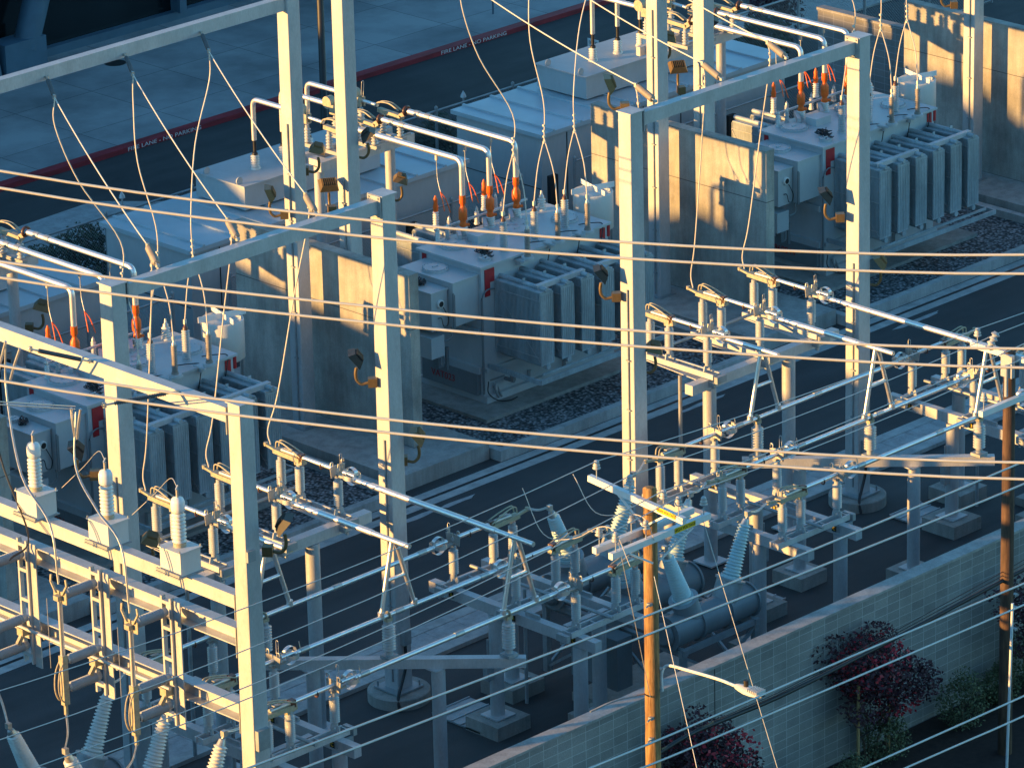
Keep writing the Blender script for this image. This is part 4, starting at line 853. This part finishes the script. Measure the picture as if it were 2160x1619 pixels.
# ------------------------------------------------------------------ floodlights
def floodlight(px, py, plane, label, aim=0, knock='flood', tilt=0, s=1.0, mirror=1):
    p = at(px, py, **plane); th = thing('floodlight', label, 'floodlight', p, 'bronze floodlights on the steel columns')
    rx = Matrix.Rotation(aim, 3, 'Z')
    def T(*q): return p + rx @ V(q)*s
    m = mbo(th); c = [T(-.10, -.10, -.10), T(.10, -.10, -.10), T(.10, .10, -.10), T(-.10, .10, -.10), T(-.10, -.10, .10), T(.10, -.10, .10), T(.10, .10, .10), T(-.10, .10, .10)]
    m.add(c, [(0, 3, 2, 1), (4, 5, 6, 7), (0, 1, 5, 4), (1, 2, 6, 5), (2, 3, 7, 6), (3, 0, 4, 7)]); m.build('junction_box', 'flood', th)
    m = mbo(th); m.tube(curve([T(.1, 0, -.02), T(.24, 0, -.04), T(.34, 0, .06), T(.36, 0, .2), T(.34, 0, .34)]), .035*s, 8); m.build('arm', 'flood', th)
    m = mbo(th); hd = T(.34, 0, .56); t_ = Matrix.Rotation(tilt, 3, 'Y'); 
    def H(*q): return hd + rx @ (t_ @ V(q))*s
    c = [H(-.20, -.24, -.06), H(.20, -.24, -.06), H(.20, .24, -.06), H(-.20, .24, -.06), H(-.13, -.18, .08), H(.13, -.18, .08), H(.13, .18, .08), H(-.13, .18, .08)]
    m.add(c, [(0, 3, 2, 1), (4, 5, 6, 7), (0, 1, 5, 4), (1, 2, 6, 5), (2, 3, 7, 6), (3, 0, 4, 7)])
    for i in range(7):
        y = -.15+.05*i; f_ = [H(-.12, y-.008, .08), H(.12, y-.008, .08), H(.12, y+.008, .08), H(-.12, y+.008, .08), H(-.10, y-.008, .13), H(.10, y-.008, .13), H(.10, y+.008, .13), H(-.10, y+.008, .13)]
        m.add(f_, [(0, 3, 2, 1), (4, 5, 6, 7), (0, 1, 5, 4), (1, 2, 6, 5), (2, 3, 7, 6), (3, 0, 4, 7)])
    h = m.build('lamp_head', 'floodk' if knock == 'k' else 'flood', th)
    m = MB(origin(th)); c = [H(-.16, -.20, -.066), H(.16, -.20, -.066), H(.16, .20, -.066), H(-.16, .20, -.066)]; m.add(c, [(0, 1, 2, 3)]); l = m.build('lens', 'lens', h); l.location = (0, 0, 0)
FL = [
 (850, 970, dict(x=-15.3), 'floodlight at mid height on the right column of the left front portal, tilted up', -.8, 'flood', .9),
 (786, 805, dict(y=-11.8), 'floodlight on the left side of the left portal right column, lower one', 2.4, 'k', -.9),
 (1350, 782, dict(x=-7.7), 'floodlight at the foot of the right portal left column', -.8, 'flood', .25),
 (1300, 625, dict(y=-11.8), 'floodlight on the left side of the right portal left column', 2.4, 'k', -.9),
 (1826, 598, dict(x=.05), 'floodlight low on the right portal right column, tilted up', -.8, 'flood', .9),
 (1772, 458, dict(y=-11.8), 'floodlight on the left side of the right portal right column', 2.4, 'k', -.9),
 (643, 360, dict(x=-6.0), 'floodlight on the high column left of the left fire wall, pointing down', -.8, 'flood', .25),
 (748, 330, dict(x=-4.3), 'floodlight on the high column right of the left fire wall', -.8, 'k', -.7),
 (1385, 122, dict(x=6.9), 'floodlight on the high column left of the right fire wall, pointing down', -.8, 'flood', .25),
 (1474, 92, dict(x=8.7), 'floodlight on the high column right of the right fire wall', -.8, 'k', -.7),
 (700, 442, dict(y=.9), 'floodlight between the two high columns beside the left fire wall', 1.0, 'flood', -.6),
 (1437, 190, dict(y=.9), 'floodlight between the two high columns beside the right fire wall', 1.0, 'flood', -.6),
 (62, 690, dict(y=6.1), 'floodlight on the pipe leg behind the left transformer', -.8, 'flood', .3),
 (820, 420, dict(y=5.8), 'floodlight on the pipe leg behind the middle transformer', -.8, 'flood', .3),
 (200, 1000, dict(x=-23.4), 'floodlight behind the middle voltage transformer', 2.4, 'k', -.8),
 (565, 1160, dict(x=-25.6), 'black-finned floodlight on the right side of the nearest column', -.9, 'k', -.9),
 (1318, 225, dict(y=-11.6), 'floodlight seen edge-on atop the right portal left column', 2.4, 'flood', -1.2),
 (600, 452, dict(y=1.0), 'floodlight seen edge-on left of the left high column', 2.4, 'flood', -1.2),
 (2012, 10, dict(x=19.4), 'floodlight on the high column at the upper right edge', 2.4, 'flood', .2),
 (288, 1190, dict(x=-22.8), 'floodlight base box low on the left portal left column', -.8, 'flood', .3),
]
for a in FL: floodlight(*a)
# ------------------------------------------------------------------ wood poles
PX = [(-18.96, -23.0), (-7.95, -23.0)]
def pole(x, y, top, r0, r1, label, mat, lean):
    th = thing('utility_pole', label, 'pole', (x, y, -.5), 'wood utility poles')
    m = mbo(th); m.lathe([(r0, 0), (r1*1.02, top), (r1*.6, top+.03)], (x, y, -.5), (lean, 0, 1), 24); m.build('shaft', mat, th)
    return th
def pin_ins(th, p, s=1.0, mat='porc'):
    p = V(p); m = mbo(th); m.cyl(p+V((0, 0, -.25)), p, .012*s, 6); m.lathe([(.035, 0), (.085, .03), (.085, .045), (.05, .07), (.075, .09), (.075, .105), (.045, .13), (.06, .15), (.05, .18), (.03, .2)], p, (0, 0, 1), 12); m.build('insulator', mat, th)
zt = at(1370, 1030, y=-23).z
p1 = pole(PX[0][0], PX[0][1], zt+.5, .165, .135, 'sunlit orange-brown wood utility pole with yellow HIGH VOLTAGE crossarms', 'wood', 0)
def arm(th, a, b, w, h, mat='white'):
    m = mbo(th); m.bar(a, b, w, h); return m.build('crossarm', mat, th)
x1, y1 = PX[0]
A0 = at(1286, 1005, y=-22.82); 
arm(p1, (x1-.19, -21.55, zt-.10), (x1-.19, -24.1, zt-.32), .11, .13)
Aa = V((x1-.19, -21.55, zt-.10))
pa, pb = at(1250, 1135, y=y1-.24), at(1500, 1085, y=y1-.24)
z2 = zt-.95
arm(p1, (x1-1.35, y1-.22, z2), (x1+1.45, y1-.22, z2), .11, .13); arm(p1, (x1-1.35, y1+.22, z2), (x1+1.45, y1+.22, z2), .11, .13)
m = mbo(p1); m.bar((x1-.2, y1+.75, zt-.18), (x1-.17, y1, zt-.75), .03, .04); m.bar((x1-.2, y1-.75, zt-.25), (x1-.17, y1, zt-.75), .03, .04); m.bar((x1+.9, y1-.3, z2-.06), (x1+.1, y1-.15, z2-.55), .03, .04); m.bar((x1-.9, y1-.3, z2-.06), (x1-.1, y1-.15, z2-.55), .03, .04); m.build('brace', 'white', p1)
m = mbo(p1); m.bar((x1-.2465, y1-.42, zt-.24), (x1-.2465, y1-.92, zt-.285), .002, .11); m.build('warning_sign', 'yellow', p1)
text('HIGH VOLTAGE', .075, 'warning_text', 'black', p1, (x1-.2505, y1-.67, zt-.262), (0, -1, -.087), (0, -.087, 1))
m = mbo(p1); m.bar((x1+.4, y1-.2765, z2), (x1+1.0, y1-.2765, z2), .002, .11); m.build('warning_sign', 'yellow', p1)
text('HIGH VOLTAGE', .085, 'warning_text', 'black', p1, (x1+.7, y1-.2795, z2), (1, 0, 0), (0, 0, 1))
for q in ((x1-.19, -21.75, zt+.12), (x1-.19, -22.65, zt+.05), (x1-.19, -23.55, zt-.02), (x1-.19, -23.95, zt-.05), (x1-1.2, y1+.22, z2+.25), (x1-1.2, y1-.22, z2+.25), (x1-.3, y1+.22, z2+.25), (x1-.35, y1-.22, z2+.25), (x1+1.3, y1-.22, z2+.25)): pin_ins(p1, q)
m = mbo(p1); 
for z in (4.15, 2.7, 1.9, 3.7, 6.6): m.cut(); m.cbox((x1-.15, y1-.1, z), .09, .08, .06); m.cyl((x1-.15, y1-.1, z), (x1-.32, y1-.16, z), .018, 6)
m.build('hardware', 'galvd', p1)
z2t = at(2132, 742, y=-23).z; x2, y2 = PX[1]
p2 = pole(x2, y2, z2t+.5, .155, .125, 'dark brown wood utility pole at the right edge, shade painted into its colour', 'wood_shade', -.003)
arm(p2, (x2-1.2, y2-.2, z2t-1.0), (x2+1.5, y2-.2, z2t-1.0), .11, .13); arm(p2, (x2+.05, -21.9, z2t-.1), (x2+.05, -24.1, z2t-.1), .11, .13)
for q in ((x2-1.1, y2-.2, z2t-.75), (x2+1.2, y2-.2, z2t-.75), (x2, -22.1, z2t+.12), (x2, -23.9, z2t+.12)): pin_ins(p2, q)
m = mbo(p2); m.sheds((x2-.3, y2+.35, z2t+.05), (x2-.1, y2+.3, z2t+.4), .1, .06, 4, 12); m.cbox((x2-.15, y2-.05, z2t-.25), .1, .3, .5); m.cyl((x2-.25, y2-.1, z2t-.9), (x2-.25, y2-.1, z2t-.2), .04, 8); m.build('cutout', 'porc', p2)
m = mbo(p2)
for z in (3.2, 2.9, 2.4): m.cut(); m.cbox((x2+.14, y2-.1, z), .1, .1, .05)
m.build('hardware', 'galvd', p2)
# street lamp on pole 1
b0 = at(1383, 1462, y=y1-.12); zl = b0.z
sl_ = thing('street_lamp', 'curved white street lamp arm with grey head fixed to the lit wood pole', 'lamp', (x1+.14, y1-.1, zl), None)
hd = at(1552, 1446, x=x1+.10)
m = mbo(sl_); base = V((x1+.14, y1-.13, zl)); top = base+V((.02, -.03, .52)); end = hd
m.tube(curve([base, base+V((0, 0, .4)), top+V((.08, -.05, .02)), top.lerp(end, .3)+V((0, 0, .07)), top.lerp(end, .75)+V((0, 0, .05)), end]), .032, 8); m.build('arm', 'white', sl_)
d = (end-top); d.z = 0; d.normalize(); s_ = V((-d.y, d.x, 0)); u = V((0, 0, 1))
m = mbo(sl_); n = 10; prof_ = [(0, .05, .05), (.06, .09, .07), (.18, .13, .09), (.34, .17, .09), (.52, .17, .07), (.66, .13, .05), (.74, .06, .03)]
vs = []
for f_, w, h in prof_: vs += [end+d*f_+s_*(w*cos(2*pi*j/n))+u*(h*sin(2*pi*j/n)*(1 if sin(2*pi*j/n) > 0 else .5)) for j in range(n)]
m.add(vs, [(i*n+j, i*n+(j+1) % n, (i+1)*n+(j+1) % n, (i+1)*n+j) for i in range(len(prof_)-1) for j in range(n)], True)
for i in range(6): m.bar(end+d*(.42+.05*i)-s_*.13+u*.07, end+d*(.42+.05*i)+s_*.13+u*.07, .014, .06)
m.build('lamp_head', 'paint', sl_)
m = mbo(sl_); m.cyl(end+d*.28+u*.08, end+d*.28+u*.21, .05, 12); m.build('photocell', 'floodk', sl_)
m = mbo(sl_); m.cbox((x1+.12, y1-.11, zl+.04), .1, .08, .04); m.cbox((x1+.12, y1-.11, zl+.48), .1, .08, .04); m.build('bracket', 'galvd', sl_)
# pole lines and guys
def wire(pts, r, label, group, mat='wire', cat='overhead wire', n=5, nm_='overhead_wire'):
    pts = [V(p) for p in pts]; m = MB(pts[0].lerp(pts[-1], .5)); m.tube(pts, r, n); return solid(nm_, mat, m, label, cat, group)
ins_a = [(x1-.19, -21.75, zt+.30), (x1-.19, -22.65, zt+.23), (x1-.19, -23.55, zt+.16), (x1-.19, -23.95, zt+.13)]
ins_b = [(x2, -22.1, z2t+.3), (x2, -22.6, z2t+.3), (x2, -23.4, z2t+.3), (x2, -23.9, z2t+.3)]
for i in range(4):
    e = V(ins_b[i]); p = V(ins_a[i]); w = (p-e)*1.9
    wire(sag(p+w, p, .5, 12)[:-1]+sag(p, e, .12, 12)+[e+(e-p)*.6], .011, 'thin dark wire between the two wood poles, %s' % ('first from the substation', 'second from the substation', 'third from the substation', 'farthest from the substation')[i], 'pole line wires')
for i, (pa, pb, lab) in enumerate((((1380, 1215), (1470, 1619), 'middle'), ((1478, 1080), (1640, 1619), 'right'), ((1300, 1120), (1372, 1470), 'left'))):
    q0, q1 = at(*pa, y=-23.2), at(*pb, y=-25.5 if i < 2 else -23.25)
    wire([q0, q0.lerp(q1, .5), q1+(q1-q0)*(.5 if i < 2 else 0)], .008, 'thin guy wire slanting down beside the lit wood pole, %s one' % lab, 'guy wires', 'wire', 'guy wire', 5, 'guy_wire')
b_ = [at(1385, 1590, y=-23), at(1470, 1541, y=-23), at(1640, 1470, y=-23), at(1850, 1365, y=-23), at(2107, 1228, y=-23), at(2200, 1180, y=-23)]
wire(curve(b_), .045, 'thick black bundled cable slung between the two wood poles', None, 'cable', 'cable', 8, 'telephone_cable')
for k_, (dz, lab) in enumerate(((.17, 'upper'), (.30, 'topmost'))): wire([q+V((0, 0, dz*(i/6))) for i, q in enumerate(curve(b_, 1))], .010, 'thin black strand above the bundled cable, %s one' % lab, 'thin black strands', 'cable', 'cable', 5, 'telephone_cable')
for px0, px1, lab in ((1395, 1462, 'left'), (1462, 1478, 'right')):
    q = at(px0, 1580-(px0-1395)*.55, y=-23); wire([q, q+V((.6, 0, .02))], .02, 'black splice case on the bundled cable beside the lit pole, %s one' % lab, 'splice cases', 'flood', 'cable', 8, 'splice_case')
wire(curve([at(1245, 1500, y=-22.6), at(1300, 1476, y=-22.8), at(1368, 1460, y=-22.9)]), .02, 'short dead-end strap left of the lit wood pole', None, 'galvd', 'cable', 6, 'guy_strap')
# jumper on pole 1 between pin insulators
for k_, pts in enumerate(([(x1-1.9, y1+1.6, z2+1.1), (x1-1.75, y1+1.2, z2+.2), (x1-1.5, y1+.6, z2+.2), (x1-1.2, y1+.22, z2+.45), (x1-1.2, y1-.22, z2+.45), (x1-1.1, y1-.5, z2-.2)], [(x1-.9, y1+1.2, z2+1.2), (x1-.8, y1+.7, z2+.5), (x1-.3, y1+.22, z2+.45), (x1-.35, y1-.22, z2+.45), (x1-.2, y1-.3, z2)])):
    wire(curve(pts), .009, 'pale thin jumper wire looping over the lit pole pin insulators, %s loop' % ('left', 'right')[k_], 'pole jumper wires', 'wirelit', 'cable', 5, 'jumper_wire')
# overhead transmission wires crossing the picture
WN = ('topmost', 'second from the top', 'third from the top', 'fourth from the top', 'fifth from the top', 'lowest')
for i, ys in enumerate(((360, 458, 518, 537), (396, 493, 552, 577), (551, 640, 704, 735), (585, 674, 737, 775), (770, 873, 938, 975), (802, 901, 967.5, 1010))):
    pts = [at(x, y, d=58) for x, y in zip((0, 720, 1440, 2160), ys)]; a = pts[0]*2-pts[1]+V((0, 0, .35)); b = pts[3]*2-pts[2]+V((0, 0, .35))
    a2 = a*2-pts[0]+V((0, 0, .5)); b2 = b*2-pts[3]+V((0, 0, .5))
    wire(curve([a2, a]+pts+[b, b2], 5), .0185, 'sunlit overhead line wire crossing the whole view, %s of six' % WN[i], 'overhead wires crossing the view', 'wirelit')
for i, pq in enumerate((((573, 1600), (1440, 1269), (1907, 1080), (2160, 973)), ((640, 1619), (1440, 1309), (2015, 1080), (2160, 1020)), ((1243, 1620), (1440, 1538), (1800, 1382), (2160, 1230)), ((1350, 1620), (1440, 1584), (1800, 1430), (2160, 1275)), ((1820, 1619), (1990, 1543), (2080, 1503), (2160, 1467)), ((1910, 1619), (2035, 1564), (2100, 1536), (2160, 1509)))):
    pts = [at(x, y, y=-35) for x, y in pq]; pts = [pts[0]*2-pts[1]]+pts+[pts[3]*2-pts[2]]; pts = [pts[0]*2-pts[1]]+pts+[pts[-1]*2-pts[-2]]
    wire(curve(pts, 4), .0195, 'grey overhead wire climbing right across the lower view, %s of six' % WN[i], 'overhead wires along the street', 'wire')
# small pole at right edge
m = MB(at(2105, 1619, y=-24.5)); m.cyl(at(2136, 1272, y=-24.5), at(2122, 1660, y=-24.5), .03, 8); solid('conduit_mast', 'white', m, 'slim pale mast just right of the dark wood pole', 'mast')
# ------------------------------------------------------------------ fences
def fence(p, q, h, n, label, rail='galvd', slats=None):
    p, q = V(p), V(q); th = thing('chain_link_fence', label, 'fence', p.lerp(q, .5), 'chain link fences')
    m = mbo(th); m.cyl(p+V((0, 0, h)), q+V((0, 0, h)), .035, 6); m.cyl(p+V((0, 0, .08)), q+V((0, 0, .08)), .02, 5); m.build('rail', rail, th)
    for i in range(n+1):
        a = p.lerp(q, i/n); m = mbo(th); m.cyl(a, a+V((0, 0, h+.1)), .045, 8); m.lathe([(.05, 0), (.05, .04), (.0, .09)], a+V((0, 0, h+.08)), (0, 0, 1), 8); m.build('post', rail, th)
    m = mbo(th); m.add([p, q, q+V((0, 0, h)), p+V((0, 0, h))], [(0, 1, 2, 3)]); m.build('mesh', 'chain', th)
fence((-40, 13.0, 0), (35, 13.0, 0), 2.3, 24, 'long chain link fence along the road behind the enclosures')
fence((-3.6, 6.75, 0), (7.2, 6.75, 0), 2.3, 4, 'chain link fence just behind the middle transformer'); fence((9.3, 6.75, 0), (20.2, 6.75, 0), 2.3, 4, 'chain link fence just behind the right transformer'); fence((-17, 6.75, 0), (-5.6, 6.75, 0), 2.3, 4, 'chain link fence just behind the left transformer')
for i, (px, py, lab) in enumerate(((868, 545, 'left of the middle transformer'), (1165, 440, 'right of the middle transformer'), (1540, 300, 'left of the right transformer'), (8, 780, 'left of the left transformer'))):
    p = at(px, py, y=6.6); m = MB((p.x, 6.6, 0)); m.box((p.x-.16, 6.5, 0), (p.x+.16, 6.62, 2.2)); solid('gate_post', 'black', m, 'dark flat gate post in the rear fence %s' % lab, 'post', 'dark gate posts')
# markers and sign
for i, (px, py) in enumerate(((257, 412), (977, 200))):
    p = at(px, py, y=13.1); m = MB((p.x, 13.1, 0)); m.cyl((p.x, 13.1, 0), (p.x, 13.1, p.z-.06), .025, 6); m.lathe([(.09, 0), (.07, .08), (0, .2)], (p.x, 13.1, p.z-.07), (0, 0, 1), 10)
    solid('marker_post', 'galv', m, 'thin white-capped marker post by the rear fence, %s one' % ('left', 'right')[i], 'post', 'marker posts')
sg = at(1252, 104, y=14.4); th = thing('speed_sign', 'white SPEED LIMIT 5 road sign behind the right enclosure', 'sign', (sg.x, 14.4, 0))
m = mbo(th); m.box((sg.x-.012, 14.4-.235, sg.z-.31), (sg.x, 14.4+.235, sg.z+.31)); m.build('panel', 'white', th)
m = mbo(th); m.box((sg.x+.001, 14.37, 0), (sg.x+.05, 14.43, sg.z+.2)); m.build('post', 'galvd', th)
for s_, zz, sz in (('SPEED', .19, .135), ('LIMIT', .06, .135), ('5', -.14, .34)): text(s_, sz, 'sign_lettering', 'black', th, (sg.x-.016, 14.4, sg.z+zz), (0, -1, 0), (0, 0, 1))
for (px, py, zb, lab) in ((690, 395, 9.5, 'tall black lamp post rising behind the high columns at the left'),):
    p = at(px, py, z=0); m = MB((p.x, p.y, 0)); m.lathe([(.16, 0), (.16, .5), (.11, .52), (.09, zb)], (p.x, p.y, 0), (0, 0, 1), 12); solid('lamp_post', 'black', m, lab, 'lamp post')
p = at(1041, 58, y=24); m = MB((p.x, 24, .15)); m.cyl((p.x, 24, .15), (p.x, 24, 3.0), .03, 6); m.cbox((p.x, 24, 2.8), .02, .3, .45); solid('sign_post', 'bluepaint', m, 'thin blue sign post on the pavement beyond the red kerb', 'sign')
m = MB(at(243, 133, z=.15)); c = at(243, 133, z=.15); m.lathe([(.35, 0), (.35, .004)], c, (0, 0, 1), 24); o = m.build('manhole', 'black', None); o.location = m.off; tag(o, 'round dark manhole lid in the pavement beyond the road', 'manhole')
# ground mats by the switches
for i, (dx, lab) in enumerate(((0, 'left of the small footing below the left A-frames'), (15.3, 'left of the dark wood pole'), (8.75, 'behind the circuit breaker'))):
    th = thing('grating_mat', 'slotted steel operator mat on the asphalt, %s' % lab, 'grating', (-15.1+dx, -13.9, 0), 'operator mats')
    m = mbo(th); m.box((-15.7+dx, -14.7, .02), (-14.55+dx, -13.2, .06)); m.build('plate', 'galvd', th); m = mbo(th)
    for j in range(6): m.box((-15.7+dx, -14.7+j*.3-.012, .061), (-14.55+dx, -14.7+j*.3+.012, .085))
    m.build('bar', 'galv', th)
# ------------------------------------------------------------------ building at the top left
bd = thing('building', 'dark glass-fronted building with slanted steel columns at the upper left', 'building', (8, 31.5, 0))
m = mbo(bd); m.box((-14, 31.6, .15), (26, 45, 14)); m.build('glass_wall', 'darkglass', bd)
m = mbo(bd); m.box((-14, 31.30, .15), (26, 31.58, .42)); m.build('plinth', 'bluepaint', bd)
m = mbo(bd)
for x in (-2, 4.5, 16.05, 24): m.box((x, 31.2, .421), (x+.35, 31.59, 14)); m.box((x-.06, 31.05, .422), (x, 31.19, 14))
for z in (3.2, 6.4): m.box((-14, 31.45, z), (26, 31.595, z+.2))
m.build('mullion', 'bluepaint', bd)
m = mbo(bd); b0 = at(52, 92, y=30.6); m.cyl((b0.x, 30.6, .9), (b0.x+2.9, 31.0, 7.5), .42, 20); m.build('slanted_column', 'bluepaint', bd)
m = mbo(bd); m.box((b0.x-1.1, 30.2, .15), (b0.x+.55, 31.0, 1.3)); m.build('column_base', 'bluepaint', bd)
m = mbo(bd); b1 = at(5, 60, y=30.6); m.cyl((b1.x-.6, 30.5, .2), (b1.x-1.6, 30.9, 8), .34, 16); m.build('slanted_column', 'bluepaint', bd)
# ------------------------------------------------------------------ plants
def crown(mb, blobs, n, size, flat=.35):
    tot = sum(b[3]*b[4]*b[5] for b in blobs)
    for (x, y, z, rx, ry, rz) in blobs:
        k = int(n*rx*ry*rz/tot)
        for _ in range(k):
            while True:
                a, b, c = [random.uniform(-1, 1) for _ in range(3)]; q = a*a+b*b+c*c
                if .15 < q < 1 and random.random() < .25+.75*q: break
            j = 1+random.uniform(-.14, .2); p = V((x+a*rx*j, y+b*ry*j, z+c*rz*j)); s = size*random.uniform(.6, 1.3)
            u = V((random.uniform(-1, 1), random.uniform(-1, 1), random.uniform(-.8, .8))).normalized(); w = u.orthogonal().normalized()
            w = (w+V((0, 0, flat))).normalized(); w = (w-u*w.dot(u)).normalized()
            mb.add([p-u*s*.5, p+w*s*.32, p+u*s*.55, p-w*s*.32], [(0, 1, 2, 3)])
def tree(p, h, label, leaf, blobs, n, size, trunk_h, stakes=True, accent=None):
    p = V(p); th = thing('crape_myrtle_tree', label, 'tree', p, 'red-leaved street trees')
    m = mbo(th)
    for a, b in ((-.05, .1), (.06, -.05), (.02, .08)): m.tube(curve([p+V((a, b, 0)), p+V((a*2, b*2, trunk_h*.6)), p+V((a*5, b*6, trunk_h*1.2)), p+V((a*9, b*9, trunk_h*1.9))]), .028, 6)
    for i in range(9): a = random.uniform(0, 6.28); m.tube([p+V((.1*cos(a), .1*sin(a), trunk_h)), p+V((.7*cos(a), .7*sin(a), trunk_h+random.uniform(.3, 1.2)))], .014, 5)
    m.build('trunk', 'bark', th)
    m = mbo(th); crown(m, [(p.x+x, p.y+y, p.z+z, a, b, c) for x, y, z, a, b, c in blobs], n, size); m.build('crown', leaf, th)
    if accent:
        m = mbo(th); crown(m, [(p.x+x, p.y+y, p.z+z, a, b, c) for x, y, z, a, b, c in accent], n//7, size*1.2); m.build('blossom', 'leafc', th)
    if stakes:
        for s_, lab in ((-.55, 0), (.45, 0)): m = mbo(th); m.cyl(p+V((s_, -.1, 0)), p+V((s_, -.1, trunk_h+1.0)), .035, 8); m.build('stake', 'stake', th)
        m = mbo(th); m.tube([p+V((-.55, -.1, trunk_h*.75)), p+V((.0, 0, trunk_h*.75)), p+V((.45, -.1, trunk_h*.75))], .018, 5); m.build('tie', 'cable', th)
    return th
bl = [(0, 0, 2.15, .95, .8, .6), (.55, -.3, 1.85, .8, .7, .5), (-.45, .3, 2.55, .5, .5, .5), (.25, .05, 2.8, .45, .45, .35), (-.95, .25, 2.35, .35, .35, .28), (-.3, -.25, 1.5, .75, .6, .35), (1.1, -.5, 1.7, .45, .45, .45), (-.85, .35, 2.9, .22, .22, .25), (-1.2, .5, 2.75, .2, .2, .2), (.6, .2, 2.75, .3, .3, .3)]
tb = at(1838, 1605, z=-.5)
tree(tb, 3, 'dark red-leaved tree tied to two stakes before the block wall', 'leafr', bl, 5200, .085, 1.0, True, [(.4, -.4, 1.4, .7, .5, .3), (0, 0, 2.3, .9, .8, .7)])
tb2 = at(1490, 1640, z=-.5); tb2.y = -22.0; tb2 = at(1490, 1790, z=-.5)
tree(tb2, 3, 'bright crimson-leaved tree at the foot of the lit wood pole', 'leafr', [(0, 0, 1.9, .9, .8, .6), (-.3, .2, 2.4, .55, .5, .45), (.4, .1, 2.35, .5, .5, .45), (-.75, .4, 2.6, .25, .25, .3), (.1, .3, 2.85, .3, .3, .3), (.85, -.3, 1.7, .4, .4, .4)], 4200, .085, 1.0, False, [(.2, -.2, 2.0, .9, .8, .8), (-.5, .3, 2.6, .4, .3, .3)])
tb3 = at(2200, 1475, z=-.5)
tree(tb3, 3, 'dark red-leaved tree at the right edge behind the dark pole', 'leafr', bl, 4200, .085, 1.0, True)
SH = (((1385+0, 1619), 0), )
for i, (px, py, r, h, lab) in enumerate(((1868, 1600, .55, 1.15, 'under the staked red tree'), (2030, 1530, .6, 1.25, 'between the staked red tree and the dark pole'), (1800, 1690, .6, 1.0, 'left of the staked red tree at the bottom edge'), (2170, 1440, .65, 1.3, 'right of the dark pole'), (2110, 1480, .45, .9, 'just behind the dark pole'))):
    p = at(px, py, z=-.5); th = thing('shrub', 'variegated grey-green shrub %s' % lab, 'shrub', p, 'grey-green shrubs in the bed')
    m = mbo(th); crown(m, [(p.x, p.y, p.z+h*.45, r, r*.9, h*.45), (p.x+.1, p.y, p.z+h*.8, r*.55, r*.55, h*.3)], 2600, .06, .9); m.build('foliage', 'leafg', th)
    m = mbo(th); m.cyl(p, p+V((0, 0, h*.5)), .03, 6); m.build('stem', 'bark', th)
for i, (x, y, r, h, leaf, lab) in enumerate(((9.26, 13.9, .9, 1.5, 'leafd', 'left one of a pair behind the middle transformer'), (10.7, 13.9, .8, 1.6, 'leafd', 'right one of a pair behind the middle transformer'), (-4.6, 14.1, 1.3, 1.5, 'leafd', 'at the left edge beyond the rear fence'), (-2.6, 14.2, 1.2, 1.6, 'leafd', 'right of the pipe leg at the left edge'), (24.4, 13.6, 1.3, 1.6, 'leafd', 'behind the right transformer'), (22.0, 13.4, 1.2, 1.4, 'leafd', 'left of the red bush behind the right transformer'), (26.0, 14.3, 1.0, 2.6, 'leafr', 'reddish and tallest, behind the right bus tubes'))):
    th = thing('bush', 'dark leafy bush beyond the rear fence, %s' % lab, 'bush', (x, y, 0), 'bushes beyond the rear fence')
    m = mbo(th); crown(m, [(x, y, h*.5, r, .7, h*.5), (x+.3, y, h*.75, r*.6, .5, h*.35), (x-.4, y+.1, h*.6, r*.6, .5, h*.35)], 2600, .13, .6); m.build('foliage', leaf, th)
    m = mbo(th); m.cyl((x, y, 0), (x, y, h*.5), .05, 6); m.build('stem', 'bark', th)
